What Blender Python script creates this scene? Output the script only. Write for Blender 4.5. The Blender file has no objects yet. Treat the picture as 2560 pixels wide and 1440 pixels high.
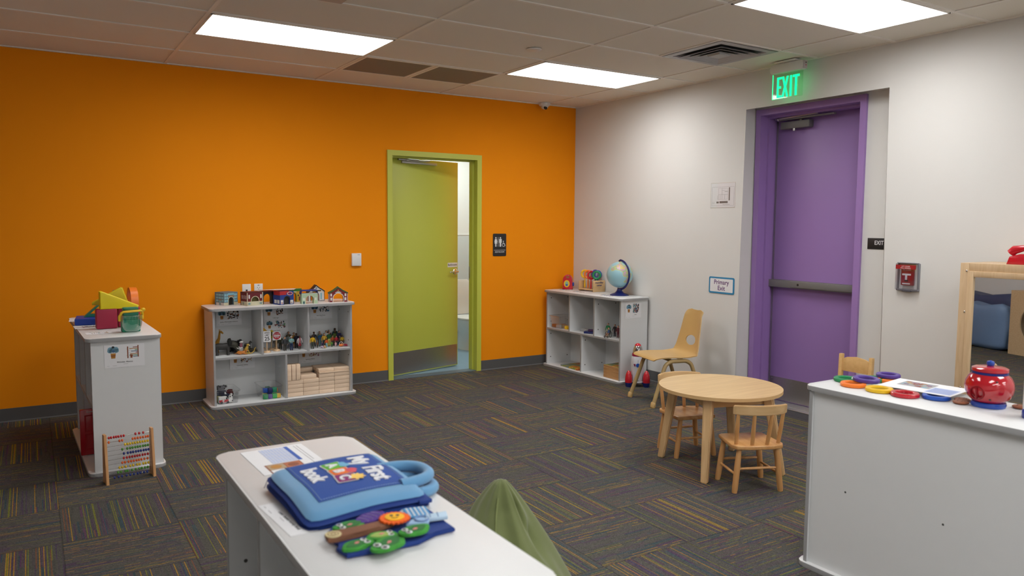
import bpy, bmesh, math, random
from math import sin, cos, pi, radians, atan2, sqrt
from mathutils import Matrix, Vector
SC = bpy.context.scene
COL = SC.collection
# ---------------------------------------------------------------- camera, world, exposure
H = 2.746
def make_camera():
    cx, cy, cz, ya, pt, ro, f = -5.0347, -6.7448, 1.4878, 0.5612, -0.082, 0.0073, 1917.68
    fw = Vector((sin(ya)*cos(pt), cos(ya)*cos(pt), sin(pt))); rt = Vector((cos(ya), -sin(ya), 0)); up = rt.cross(fw)
    r2 = rt*cos(ro)+up*sin(ro); u2 = -rt*sin(ro)+up*cos(ro)
    cd = bpy.data.cameras.new('camera'); cd.sensor_width = 36; cd.lens = f/2560*36; cd.clip_start = .05
    cd.dof.use_dof = True; cd.dof.focus_distance = 5.4; cd.dof.aperture_fstop = 3.5
    c = bpy.data.objects.new('camera', cd); COL.objects.link(c)
    m = Matrix((r2, u2, -fw)).transposed().to_4x4(); m.translation = (cx, cy, cz); c.matrix_world = m
    SC.camera = c
make_camera()
w = bpy.data.worlds.new('world'); SC.world = w; w.use_nodes = True
w.node_tree.nodes['Background'].inputs[0].default_value = (.9, .95, 1, 1)
w.node_tree.nodes['Background'].inputs[1].default_value = 0.0
SC.view_settings.view_transform = 'Standard'; SC.view_settings.look = 'None'
SC.view_settings.gamma = 1; SC.view_settings.use_curve_mapping = False
SC.view_settings.exposure = 0.12
PANEL = 13.5      # strength of the ceiling light panels
# ---------------------------------------------------------------- materials
def srgb(r, g, b):
    f = lambda c: (c/255/12.92) if c <= 10 else ((c/255+.055)/1.055)**2.4
    return (f(r), f(g), f(b))
MATS = {}
def newmat(name):
    m = bpy.data.materials.new(name); m.use_nodes = True
    return m, m.node_tree.nodes, m.node_tree.links, m.node_tree.nodes['Principled BSDF']
def M(name, col=None, rough=.5, metal=0, var=.04, scale=20, bump=0.0, bscale=200, coat=0, spec=.5, sheen=0):
    """procedural paint/plastic: noise-varied colour and bump"""
    if name in MATS: return MATS[name]
    m, n, l, p = newmat(name)
    tc = n.new('ShaderNodeTexCoord'); no = n.new('ShaderNodeTexNoise'); no.inputs['Scale'].default_value = scale
    no.inputs['Detail'].default_value = 3; l.new(tc.outputs['Object'], no.inputs['Vector'])
    mx = n.new('ShaderNodeMix'); mx.data_type = 'RGBA'
    mx.inputs[6].default_value = (*[c*(1-var) for c in col], 1); mx.inputs[7].default_value = (*[min(1, c*(1+var)) for c in col], 1)
    l.new(no.outputs['Fac'], mx.inputs[0]); l.new(mx.outputs[2], p.inputs['Base Color'])
    p.inputs['Roughness'].default_value = rough; p.inputs['Metallic'].default_value = metal
    p.inputs['Specular IOR Level'].default_value = spec; p.inputs['Coat Weight'].default_value = coat
    if sheen: p.inputs['Sheen Weight'].default_value = sheen
    if bump:
        b2 = n.new('ShaderNodeTexNoise'); b2.inputs['Scale'].default_value = bscale; l.new(tc.outputs['Object'], b2.inputs['Vector'])
        bn = n.new('ShaderNodeBump'); bn.inputs['Strength'].default_value = bump; bn.inputs['Distance'].default_value = .002
        l.new(b2.outputs['Fac'], bn.inputs['Height']); l.new(bn.outputs[0], p.inputs['Normal'])
    MATS[name] = m; return m
def wood(name, c1, c2, axis=0, rough=.4, sc=1.0):
    if name in MATS: return MATS[name]
    m, n, l, p = newmat(name)
    tc = n.new('ShaderNodeTexCoord'); mp = n.new('ShaderNodeMapping')
    s = [22*sc]*3; s[axis] = 1.6*sc; mp.inputs['Scale'].default_value = s
    no = n.new('ShaderNodeTexNoise'); no.inputs['Scale'].default_value = 1.5; no.inputs['Detail'].default_value = 6
    no.inputs['Distortion'].default_value = .6
    l.new(tc.outputs['Object'], mp.inputs[0]); l.new(mp.outputs[0], no.inputs['Vector'])
    r = n.new('ShaderNodeValToRGB'); r.color_ramp.elements[0].position = .3; r.color_ramp.elements[1].position = .7
    r.color_ramp.elements[0].color = (*c1, 1); r.color_ramp.elements[1].color = (*c2, 1)
    l.new(no.outputs['Fac'], r.inputs[0]); l.new(r.outputs[0], p.inputs['Base Color']); p.inputs['Roughness'].default_value = rough
    MATS[name] = m; return m
def per_object_tone(m, amt=.14):
    '''each object wearing this wood gets a slightly different tone'''
    n, l = m.node_tree.nodes, m.node_tree.links; p = n['Principled BSDF']; src = p.inputs['Base Color'].links[0].from_socket
    oi = n.new('ShaderNodeObjectInfo'); a = n.new('ShaderNodeMath'); a.operation = 'MULTIPLY_ADD'; a.inputs[1].default_value = amt*2; a.inputs[2].default_value = 1-amt
    l.new(oi.outputs['Random'], a.inputs[0]); v = n.new('ShaderNodeVectorMath'); v.operation = 'SCALE'; l.new(src, v.inputs[0]); l.new(a.outputs[0], v.inputs['Scale']); l.new(v.outputs[0], p.inputs['Base Color'])
def clear(name='clear_plastic', tint=(1, 1, 1), gloss=.14, base=.06):
    if name in MATS: return MATS[name]
    m, n, l, p = newmat(name); n.remove(p)
    t = n.new('ShaderNodeBsdfTransparent'); t.inputs[0].default_value = (*tint, 1)
    g = n.new('ShaderNodeBsdfGlossy'); g.inputs['Roughness'].default_value = .05
    fr = n.new('ShaderNodeLayerWeight'); fr.inputs[0].default_value = gloss
    ad = n.new('ShaderNodeMath'); ad.operation = 'ADD'; ad.inputs[1].default_value = base; l.new(fr.outputs['Facing'], ad.inputs[0])
    mx = n.new('ShaderNodeMixShader'); l.new(ad.outputs[0], mx.inputs[0]); l.new(t.outputs[0], mx.inputs[1]); l.new(g.outputs[0], mx.inputs[2])
    l.new(mx.outputs[0], n['Material Output'].inputs[0]); MATS[name] = m; return m
def emit(name, col, s):
    if name in MATS: return MATS[name]
    m, n, l, p = newmat(name)
    p.inputs['Base Color'].default_value = (*col, 1); p.inputs['Emission Color'].default_value = (*col, 1); p.inputs['Emission Strength'].default_value = s
    MATS[name] = m; return m
def lens_panel(name, col, s):
    '''prismatic ceiling lens: most of its light goes straight down, little at grazing angles'''
    if name in MATS: return MATS[name]
    m, n, l, p = newmat(name)
    g = n.new('ShaderNodeNewGeometry'); d = n.new('ShaderNodeVectorMath'); d.operation = 'DOT_PRODUCT'
    l.new(g.outputs['Incoming'], d.inputs[0]); l.new(g.outputs['Normal'], d.inputs[1])
    a = n.new('ShaderNodeMath'); a.operation = 'ABSOLUTE'; l.new(d.outputs['Value'], a.inputs[0])
    q = n.new('ShaderNodeMath'); q.operation = 'POWER'; q.inputs[1].default_value = .4; l.new(a.outputs[0], q.inputs[0])
    k = n.new('ShaderNodeMath'); k.operation = 'MULTIPLY'; k.inputs[1].default_value = s; l.new(q.outputs[0], k.inputs[0])
    p.inputs['Base Color'].default_value = (*col, 1); p.inputs['Emission Color'].default_value = (*col, 1); l.new(k.outputs[0], p.inputs['Emission Strength'])
    MATS[name] = m; return m
def carpet():
    m, n, l, p = newmat('carpet_tiles')
    def math(op, a, b=None, c=None):
        x = n.new('ShaderNodeMath'); x.operation = op
        for i, v in enumerate((a, b, c)):
            if v is None: continue
            if isinstance(v, (int, float)): x.inputs[i].default_value = v
            else: l.new(v, x.inputs[i])
        return x.outputs[0]
    tc = n.new('ShaderNodeTexCoord'); sp = n.new('ShaderNodeSeparateXYZ'); l.new(tc.outputs['Object'], sp.inputs[0])
    u = math('DIVIDE', math('ADD', sp.outputs[0], 4.957+20), .5); v = math('DIVIDE', math('ADD', sp.outputs[1], 2.215+20), .5)
    fu, fv = math('FLOOR', u), math('FLOOR', v)
    par = math('MODULO', math('ADD', fu, fv), 2.0)            # 0/1
    gu, gv = math('FRACT', u), math('FRACT', v)
    def mixf(a, b, f):
        x = n.new('ShaderNodeMix'); x.data_type = 'FLOAT'
        l.new(f, x.inputs[0]); l.new(a, x.inputs[2]); l.new(b, x.inputs[3]); return x.outputs[0]
    s = mixf(gv, gu, par); t = mixf(gu, gv, par)
    N = 116
    si = math('FLOOR', math('MULTIPLY', s, N)); sf = math('FRACT', math('MULTIPLY', s, N))
    def white(a, b, c):
        cx = n.new('ShaderNodeCombineXYZ'); 
        for i, q in enumerate((a, b, c)):
            if isinstance(q, (int, float)): cx.inputs[i].default_value = q
            else: l.new(q, cx.inputs[i])
        wn = n.new('ShaderNodeTexWhiteNoise'); wn.noise_dimensions = '3D'; l.new(cx.outputs[0], wn.inputs[0]); return wn.outputs['Value']
    tid = math('ADD', fu, math('MULTIPLY', fv, 17.0))
    r1 = white(si, tid, 1.5)                                   # colour of the yarn line
    seg = math('FLOOR', math('ADD', math('MULTIPLY', t, 3.0), math('MULTIPLY', white(math('FLOOR', math('DIVIDE', si, 7.0)), tid, 4.5), 3.0)))
    r2 = white(math('FLOOR', math('DIVIDE', si, 7.0)), tid, math('ADD', seg, 9.5)) # blocks along the line
    ramp = n.new('ShaderNodeValToRGB'); ramp.color_ramp.interpolation = 'CONSTANT'
    cols = [(0, srgb(88, 87, 82)), (.44, srgb(96, 95, 88)), (.62, srgb(158, 122, 52)), (.68, srgb(116, 118, 52)), (.74, srgb(94, 66, 88)), (.83, srgb(56, 80, 90)), (.89, srgb(78, 64, 88)), (.96, srgb(124, 84, 64))]
    e = ramp.color_ramp.elements
    while len(e) < len(cols): e.new(.5)
    for el, (ps, c) in zip(e, cols): el.position = ps; el.color = (*c, 1)
    l.new(r1, ramp.inputs[0])
    # second ramp: dark bands
    ramp2 = n.new('ShaderNodeValToRGB'); ramp2.color_ramp.interpolation = 'CONSTANT'; e2 = ramp2.color_ramp.elements
    c2 = [(0, srgb(84, 83, 78)), (.62, srgb(83, 78, 80)), (.78, srgb(80, 67, 83)), (.88, srgb(60, 76, 82)), (.93, srgb(78, 78, 74))]
    while len(e2) < len(c2): e2.new(.5)
    for el, (ps, c) in zip(e2, c2): el.position = ps; el.color = (*c, 1)
    l.new(white(math('FLOOR', math('DIVIDE', si, 2.0)), tid, math('ADD', seg, 2.5)), ramp2.inputs[0])
    isline = math('GREATER_THAN', r1, .62)
    bright = math('LESS_THAN', r1, .74)
    use = math('MULTIPLY', isline, math('MAXIMUM', math('GREATER_THAN', r2, .55), bright))
    # one tile direction shows clear lines, the other short muted dashes
    dash = math('GREATER_THAN', white(si, tid, math('FLOOR', math('MULTIPLY', t, 16.0))), math('MULTIPLY', math('SUBTRACT', 1.0, par), .40))
    use = math('MULTIPLY', math('MULTIPLY', use, dash), math('ADD', .72, math('MULTIPLY', par, .28)))
    mx = n.new('ShaderNodeMix'); mx.data_type = 'RGBA'; l.new(use, mx.inputs[0]); l.new(ramp2.outputs[0], mx.inputs[6]); l.new(ramp.outputs[0], mx.inputs[7])
    # yarn loops: dotted darkening (surface relief colour) and gaps between rows
    nz = n.new('ShaderNodeTexNoise'); nz.inputs['Scale'].default_value = 260; nz.inputs['Detail'].default_value = 2; l.new(tc.outputs['Object'], nz.inputs['Vector'])
    gap = math('MULTIPLY', math('ABSOLUTE', math('SUBTRACT', sf, .5)), 2.0)
    gp = math('SUBTRACT', 1.12, math('MULTIPLY', math('POWER', gap, 3.0), .8))
    lp = math('ADD', .30, math('ADD', math('MULTIPLY', nz.outputs['Fac'], .9), math('MULTIPLY', white(si, tid, math('FLOOR', math('MULTIPLY', t, 110.0))), .5)))
    edge = math('MINIMUM', math('MINIMUM', gu, math('SUBTRACT', 1.0, gu)), math('MINIMUM', gv, math('SUBTRACT', 1.0, gv)))
    ed = math('ADD', .65, math('MULTIPLY', math('GREATER_THAN', edge, .006), .35))
    f = math('MULTIPLY', math('MULTIPLY', gp, lp), ed)
    vm = n.new('ShaderNodeVectorMath'); vm.operation = 'SCALE'; l.new(mx.outputs[2], vm.inputs[0]); l.new(f, vm.inputs['Scale'])
    l.new(vm.outputs[0], p.inputs['Base Color']); p.inputs['Roughness'].default_value = .95; p.inputs['Specular IOR Level'].default_value = .15
    bn = n.new('ShaderNodeBump'); bn.inputs['Strength'].default_value = .5; bn.inputs['Distance'].default_value = .003
    l.new(math('ADD', nz.outputs['Fac'], gp), bn.inputs['Height']); l.new(bn.outputs[0], p.inputs['Normal'])
    return m
# ---------------------------------------------------------------- mesh builder
def frame(o, right=(1, 0, 0), up=(0, 1, 0)):
    r = Vector(right).normalized(); u = Vector(up).normalized(); m = Matrix((r, u, r.cross(u))).transposed().to_4x4(); m.translation = o; return m
def onback(x, z, y=0): return frame((x, y, z), (1, 0, 0), (0, 0, 1))
def onright(y, z, x=0): return frame((x, y, z), (0, -1, 0), (0, 0, 1))
def T(x=0, y=0, z=0, rz=0, rx=0, ry=0): return Matrix.Translation((x, y, z)) @ Matrix.Rotation(rz, 4, 'Z') @ Matrix.Rotation(ry, 4, 'Y') @ Matrix.Rotation(rx, 4, 'X')
def rrect(w, h, r, n=5, cx=0, cy=0):
    out = []
    for (sx, sy, a0) in ((1, 1, 0), (-1, 1, pi/2), (-1, -1, pi), (1, -1, 3*pi/2)):
        for k in range(n+1):
            a = a0+k*pi/2/n; out.append((cx+sx*(w/2-r)+r*cos(a), cy+sy*(h/2-r)+r*sin(a)))
    return out
def ngon(r, n=24, ry=None, cx=0, cy=0): return [(cx+r*cos(2*pi*k/n), cy+(ry or r)*sin(2*pi*k/n)) for k in range(n)]
class MB:
    def __init__(s): s.v = []; s.f = []; s.m = []; s.mats = []
    def mi(s, m):
        if m not in s.mats: s.mats.append(m)
        return s.mats.index(m)
    def add(s, verts, faces, m, X=None):
        b = len(s.v); k = s.mi(m) if not isinstance(m, list) else None
        s.v += [tuple(X @ Vector(v)) if X is not None else tuple(v) for v in verts]
        for i, f in enumerate(faces):
            s.f.append([b+q for q in f]); s.m.append(k if k is not None else s.mi(m[i]))
        return s
    def addbm(s, bm, m, X=None, fm=None):
        bm.verts.index_update()
        s.add([v.co.copy() for v in bm.verts], [[v.index for v in f.verts] for f in bm.faces], m if fm is None else [fm(f) for f in bm.faces], X); bm.free(); return s
    def box(s, x0, x1, y0, y1, z0, z1, m, bev=0, X=None, seg=2):
        vs = [(x, y, z) for z in (z0, z1) for y in (y0, y1) for x in (x0, x1)]
        fs = [(0, 2, 3, 1), (4, 5, 7, 6), (0, 1, 5, 4), (1, 3, 7, 5), (3, 2, 6, 7), (2, 0, 4, 6)]
        if not bev: return s.add(vs, fs, m, X)
        bm = bmesh.new(); vv = [bm.verts.new(v) for v in vs]; [bm.faces.new([vv[i] for i in f]) for f in fs]
        bmesh.ops.bevel(bm, geom=bm.edges[:], offset=bev, segments=seg, affect='EDGES', profile=.5); return s.addbm(bm, m, X)
    def prism(s, poly, z0, z1, m, X=None, bev=0, side=None, seg=2, sel=None):
        bm = bmesh.new(); a = sum(poly[i-1][0]*poly[i][1]-poly[i][0]*poly[i-1][1] for i in range(len(poly)))
        if a < 0: poly = poly[::-1]
        lo = [bm.verts.new((x, y, z0)) for x, y in poly]; hi = [bm.verts.new((x, y, z1)) for x, y in poly]; n = len(poly)
        bm.faces.new(lo[::-1]); bm.faces.new(hi)
        for i in range(n): bm.faces.new((lo[i], lo[(i+1) % n], hi[(i+1) % n], hi[i]))
        if bev:
            es = [e for e in bm.edges if (sel(e) if sel else (abs(e.verts[0].co.z-e.verts[1].co.z) < 1e-9))]
            bmesh.ops.bevel(bm, geom=es, offset=bev, segments=seg, affect='EDGES', profile=.5)
        bm.normal_update()
        return s.addbm(bm, m, X, (lambda f: (side if abs(f.normal.z) < .8 else m)) if side else None)
    def lathe(s, prof, m, X=None, n=28, mf=None):
        vs = []; fs = []; ms = []
        for r, z in prof: vs += [(max(r, 1e-5)*cos(2*pi*k/n), max(r, 1e-5)*sin(2*pi*k/n), z) for k in range(n)]
        for j in range(len(prof)-1):
            for k in range(n): fs.append((j*n+k, j*n+(k+1) % n, (j+1)*n+(k+1) % n, (j+1)*n+k)); ms.append(mf(j) if mf else m)
        fs.append(tuple(range(n))[::-1]); ms.append(ms[0]); fs.append(tuple((len(prof)-1)*n+k for k in range(n))); ms.append(ms[-2])
        return s.add(vs, fs, ms, X)
    def cyl(s, p0, p1, r, m, X=None, n=16, r1=None): return s.tube([p0, p1], [r, r if r1 is None else r1], m, X, n)
    def tube(s, pts, r, m, X=None, n=10, closed=False, flat=1.0, upv=None, caps=True):
        P = [Vector(p) for p in pts]; R = r if isinstance(r, (list, tuple)) else [r]*len(P)
        vs = []; fs = []; prev = None; N = len(P)
        for i, p in enumerate(P):
            if closed: d = (P[(i+1) % N]-P[i-1])
            else: d = (P[min(i+1, N-1)]-P[max(i-1, 0)])
            d.normalize()
            if prev is None:
                ref = Vector(upv) if upv else (Vector((0, 0, 1)) if abs(d.z) < .9 else Vector((1, 0, 0)))
            else: ref = prev
            a = (ref-d*ref.dot(d)).normalized(); prev = a; b = d.cross(a)
            vs += [p+(a*cos(2*pi*k/n)*flat+b*sin(2*pi*k/n))*R[i] for k in range(n)]
        rng = N if closed else N-1
        for j in range(rng):
            for k in range(n): fs.append((j*n+k, j*n+(k+1) % n, ((j+1) % N)*n+(k+1) % n, ((j+1) % N)*n+k))
        if not closed and caps: fs.append(tuple(range(n))[::-1]); fs.append(tuple((N-1)*n+k for k in range(n)))
        return s.add(vs, fs, m, X)
    def ell(s, c, r, m, X=None, n=16, k=10):
        Y = Matrix.Translation(c) @ Matrix.Diagonal((r[0], r[1], r[2], 1)); 
        prof = [(sin(pi*i/k), -cos(pi*i/k)) for i in range(k+1)]
        return s.lathe(prof, m, (X @ Y) if X is not None else Y, n)
    def torus(s, R, r, m, X=None, n=32, k=10, rz=None):
        pts = [((R+r*cos(2*pi*j/k)), (rz or r)*sin(2*pi*j/k)) for j in range(k)]
        vs = [(a*cos(2*pi*i/n), a*sin(2*pi*i/n), z) for i in range(n) for a, z in pts]
        fs = [(i*k+j, ((i+1) % n)*k+j, ((i+1) % n)*k+(j+1) % k, i*k+(j+1) % k) for i in range(n) for j in range(k)]
        return s.add(vs, fs, m, X)
    def ring(s, ro, ri, z0, z1, m, X=None, n=32, bev=0):
        b = bev; prof = [(ri, z0+b), (ri+b, z0), (ro-b, z0), (ro, z0+b), (ro, z1-b), (ro-b, z1), (ri+b, z1), (ri, z1-b)] if b else [(ri, z0), (ro, z0), (ro, z1), (ri, z1)]
        k = len(prof); vs = [(a*cos(2*pi*i/n), a*sin(2*pi*i/n), z) for i in range(n) for a, z in prof]
        fs = [(i*k+j, ((i+1) % n)*k+j, ((i+1) % n)*k+(j+1) % k, i*k+(j+1) % k) for i in range(n) for j in range(k)]
        return s.add(vs, fs, m, X)
    def surf(s, fn, nu, nv, m, X=None, closed=False, thick=0):
        vs = [fn(i/(nu if closed else nu), j/nv) for i in range(nu+(0 if closed else 1)) for j in range(nv+1)]
        k = nv+1; fs = []
        for i in range(nu):
            for j in range(nv):
                i2 = (i+1) % nu if closed else i+1
                fs.append((i*k+j, i2*k+j, i2*k+j+1, i*k+j+1))
        if thick:
            bm = bmesh.new(); vv = [bm.verts.new(v) for v in vs]; [bm.faces.new([vv[q] for q in f]) for f in fs]; bm.normal_update()
            bmesh.ops.solidify(bm, geom=bm.faces[:], thickness=thick); return s.addbm(bm, m, X)
        return s.add(vs, fs, m, X)
    def text(s, txt, size, m, X=None, ext=.0003, align='CENTER', off=0.0, shear=0, sx=1.0):
        key = (txt, align, off, shear)
        if key not in TXT:
            cu = bpy.data.curves.new('t', 'FONT'); cu.body = txt; cu.size = 1; cu.extrude = .02; cu.align_x = align; cu.align_y = 'CENTER'; cu.offset = off; cu.shear = shear
            cu.resolution_u = 3
            o = bpy.data.objects.new('t', cu); COL.objects.link(o); bpy.context.view_layer.update()
            me = bpy.data.meshes.new_from_object(o.evaluated_get(bpy.context.evaluated_depsgraph_get()))
            TXT[key] = ([tuple(v.co) for v in me.vertices], [tuple(p.vertices) for p in me.polygons])
            bpy.data.objects.remove(o); bpy.data.curves.remove(cu); bpy.data.meshes.remove(me)
        vs, fs = TXT[key]; D = Matrix.Diagonal((size*sx, size, ext/.02, 1))
        return s.add(vs, fs, m, (X @ D) if X is not None else D)
    def build(s, name, parent=None, X=None, ang=40, sub=0):
        me = bpy.data.meshes.new(name); me.from_pydata(s.v, [], s.f)
        for m in s.mats: me.materials.append(m)
        me.polygons.foreach_set('material_index', s.m); me.polygons.foreach_set('use_smooth', [True]*len(s.f))
        me.update(); me.set_sharp_from_angle(angle=radians(ang))
        o = bpy.data.objects.new(name, me); COL.objects.link(o)
        if parent is not None: o.parent = parent
        if X is not None: o.matrix_local = X
        if sub: md = o.modifiers.new('subdivision', 'SUBSURF'); md.levels = sub; md.render_levels = sub
        return o
TXT = {}
def tag(o, label, cat, group=None):
    o['label'] = label; o['category'] = cat
    if group: o['group'] = group
    return o
def thing(name, label, cat, X=None, group=None):
    o = bpy.data.objects.new(name, None); o.empty_display_size = .05; COL.objects.link(o)
    if X is not None: o.matrix_world = X
    return tag(o, label, cat, group)
def struct(o): o['kind'] = 'structure'; return o
def copytree(o, X, label=None, parent=None):
    c = o.copy(); COL.objects.link(c)
    if parent is not None: c.parent = parent
    if X is not None: c.matrix_world = X
    if label: c['label'] = label
    for ch in list(o.children): copytree(ch, None, None, c)
    return c
# palette
WHITE = M('white_laminate', srgb(214, 216, 217), .38, var=.012)
EDGE = M('grey_edge_band', srgb(156, 157, 158), .5, var=.02)
ORANGE = M('orange_wall_paint', (.88, .280, .005), .8, var=.015, scale=3, bump=.12, bscale=350, spec=.12)
WALLW = M('white_wall_paint', srgb(216, 215, 212), .8, var=.012, scale=2, bump=.12, bscale=350, spec=.25)
GREEN = M('lime_door_paint', (.52, .55, .075), .42, var=.015, scale=4)
PURPLE = M('purple_door_paint', (.33, .195, .48), .45, var=.015, scale=4)
STEEL = M('brushed_steel', (.42, .41, .40), .32, .9, var=.06, scale=60)
CHROME = M('chrome', (.7, .7, .7), .15, 1, var=.02)
ALU = M('satin_aluminium', (.5, .5, .5), .4, .8, var=.03)
BLACK = M('black_plastic', (.012, .012, .013), .45)
DARK = M('dark_grey', (.05, .05, .05), .6)
PAPER = M('white_paper', srgb(226, 227, 230), .7, var=.01)
PWHITE = M('white_plastic', srgb(222, 222, 220), .4, var=.01)
RED = M('red_plastic', (.50, .008, .02), .22, coat=.4)
BLUE = M('blue_plastic', (.012, .08, .42), .3)
NAVY = M('navy_plastic', (.01, .018, .12), .35)
YEL = M('yellow_plastic', (.78, .48, .01), .35)
LYEL = M('lemon_plastic', (.78, .62, .005), .45)
ORG = M('orange_plastic', (.85, .20, .02), .35)
GRN = M('green_plastic', (.015, .24, .08), .35)
TEAL = M('teal_green_plastic', (.015, .26, .14), .35)
PURP = M('purple_plastic', (.08, .04, .27), .35)
MAG = M('crimson_plastic', (.42, .012, .06), .45)
CLEAR = clear()
BEECH = wood('beech_wood', srgb(196, 158, 110), srgb(214, 178, 130), 2)
BEECHX = wood('beech_wood_flat', srgb(196, 160, 112), srgb(214, 180, 132), 0)
HONEY = wood('honey_birch', srgb(190, 138, 84), srgb(210, 160, 104), 2)
HONEYX = wood('honey_birch_flat', srgb(188, 134, 80), srgb(210, 162, 106), 1, .3)
TABLEW = wood('pale_maple_top', srgb(196, 164, 116), srgb(210, 180, 132), 0, .33)
BLOCKW = wood('unit_block_maple', srgb(214, 186, 158), srgb(228, 204, 178), 0, .5); per_object_tone(BLOCKW, .10)
PINE = wood('pine_slat', srgb(202, 162, 104), srgb(216, 178, 122), 1, .4)
MAPLE = wood('maple_ply', srgb(196, 166, 128), srgb(208, 180, 144), 1, .4, 2.2)
# ---------------------------------------------------------------- the room
XL, YF = -6.4, -9.8
b = MB(); b.box(XL-.1, .0, YF-.1, .0, -.05, 0, carpet()); b.box(-2.185, -1.173, 0, .1, -.05, 0, DARK)
b.box(0, .4, -3.62, -2.3, -.05, 0, DARK)
struct(b.build('floor'))
# orange wall with the green door's opening
b = MB(); b.prism([(XL-.1, 0), (-2.16, 0), (-2.16, 2.15), (-1.2, 2.15), (-1.2, 0), (.4, 0), (.4, H+.1), (XL-.1, H+.1)], -.12, 0, ORANGE, onback(0, 0, 0))
struct(b.build('wall_back'))
b = MB()
b.prism([(0, 0), (2.32, 0), (2.32, 2.465), (3.60, 2.465), (3.60, 0), (-YF+.1, 0), (-YF+.1, H+.1), (0, H+.1)], -.4, 0, WALLW, onright(0, 0, 0),
        bev=.018, seg=4, sel=lambda e: all(abs(v.co.z) < 1e-6 and 2.31 < v.co.x < 3.61 and v.co.y < 2.47 for v in e.verts) and not all(abs(v.co.y) < 1e-6 for v in e.verts))
b.prism([(2.3, 0), (2.36, 0), (2.36, 2.44), (3.30, 2.44), (3.30, 0), (3.62, 0), (3.62, 2.48), (2.3, 2.48)], -.19, -.15, WALLW, onright(0, 0, 0))
b.box(.37, .4, -3.62, -2.3, 0, 2.5, DARK)
struct(b.build('wall_right'))
LW = M('grey_wall_paint', srgb(222, 222, 222), .8, var=.01, scale=2)
b = MB(); b.box(XL-.1, XL, YF, 0, 0, H+.1, LW); struct(b.build('wall_left'))
b = MB(); b.box(XL, 0, YF-.1, YF, 0, H+.1, LW); struct(b.build('wall_front'))
# suspended ceiling: tiles, T-bars
CT = M('ceiling_tile', srgb(232, 228, 218), .95, var=.06, scale=300, bump=.5, bscale=500, spec=.1)
BAR = M('ceiling_bar_paint', srgb(236, 232, 224), .6, var=.01)
b = MB(); U = .6096; X0 = -2.8521; Y0 = -.5633
b.box(XL, 0, YF, 0, H+.004, H+.06, CT)
for k in range(-3, 3):
    x = X0+k*2*U
    if XL < x < 0: b.box(x-.012, x+.012, YF, 0, H-.002, H+.004, BAR)
k = 0
while Y0-k*U > YF: y = Y0-k*U; b.box(XL, 0, y-.012, y+.012, H-.0025, H+.004, BAR); k += 1
x1 = X0+2*U*2-U   # cross bars by the square diffuser
b.box(x1-.012, x1+.012, Y0-4*U, Y0-3*U, H-.003, H+.004, BAR)
b.box(X0+U-.02, X0+U+.02, Y0-U, Y0, H-.003, H+.004, BAR)
b.box(XL, 0, -.022, 0, H-.004, H+.004, BAR); b.box(-.022, 0, YF, 0, H-.004, H+.004, BAR)
struct(b.build('ceiling'))
BASE = M('charcoal_rubber_base', srgb(84, 84, 84), .6, var=.03)
LIP = M('base_toe_highlight', srgb(118, 118, 120), .5)  # lighter grey paints the highlight along the cove toe
def baseb(name, segs, right):
    b = MB()
    for a0, a1, off in segs:
        X = onright(0, 0, off) if right else onback(0, 0, 0)
        b.box(a0, a1, 0, .1, 0, .007, BASE, 0, X); b.box(a0, a1, 0, .008, .007, .016, LIP, 0, X)
    return struct(b.build(name))
baseb('baseboard_back', [(XL, -2.186, 0), (-1.172, -.007, 0)], False)
baseb('baseboard_right', [(0.008, 2.30, 0), (3.335, 3.598, .15), (3.62, -YF, 0)], True)
# bathroom beyond the green door
TILE = M('bathroom_wall_white', srgb(226, 228, 228), .45, var=.01); WAIN = M('bathroom_lower_wall', srgb(206, 214, 218), .35, var=.01)
BFL = M('pale_blue_vinyl', srgb(130, 160, 182), .4, var=.04, scale=8)
b = MB(); b.box(-3.2, .35, .12, 1.9, -.05, 0, BFL); struct(b.build('floor_bathroom'))
b = MB(); b.box(-3.2, .35, 1.75, 1.85, 0, 2.9, TILE); b.box(-3.2, .2, 1.742, 1.75, 0, 1.36, WAIN); b.box(-3.2, .2, 1.738, 1.752, 1.355, 1.368, TILE); struct(b.build('wall_bathroom_back'))
b = MB(); b.box(.2, .3, .12, 1.8, 0, 2.9, TILE); struct(b.build('wall_bathroom_right'))
b = MB(); b.box(-3.3, -3.2, .12, 1.8, 0, 2.9, TILE); struct(b.build('wall_bathroom_left'))
b = MB(); b.box(-3.3, .35, .12, 1.9, 2.6, 2.7, TILE); struct(b.build('ceiling_bathroom'))
lt = thing('bathroom_ceiling_light', 'white ceiling light of the bathroom behind the green door', 'light', T(-.95, 1.0, 2.6))
MB().box(-.6, .6, -.2, .2, -.03, 0, PWHITE).build('housing', lt)
MB().box(-.58, .58, -.18, .18, -.034, -.03, emit('bathroom_panel', (.86, 1, .96), 19)).build('diffuser', lt)
# ---------------------------------------------------------------- ceiling light panels
PAN = lens_panel('light_panel', (1, .992, .98), PANEL)
def panel(x0, y0, label, group=None):
    t = thing('ceiling_light', label, 'light', T(x0+U, y0-U/2, H-.006), group)
    f = MB(); w, d = 2*U-.024, U-.024
    for a in ((-w/2, w/2, -d/2, -d/2+.012), (-w/2, w/2, d/2-.012, d/2), (-w/2, -w/2+.012, -d/2, d/2), (w/2-.012, w/2, -d/2, d/2)): f.box(*a, -.001, .008, BAR)
    f.build('frame', t); MB().box(-w/2+.012, w/2-.012, -d/2+.012, d/2-.012, .001, .006, PAN).build('diffuser', t)
panel(X0-2*U, Y0-U, 'long lit ceiling panel nearest the orange wall on the left, above the toy shelf')
panel(X0+2*U, Y0-U, 'lit ceiling panel nearest the corner of the orange and white walls')
panel(X0+2*U, Y0-5*U, 'large lit ceiling panel at top right, nearer than the square vent')
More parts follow.
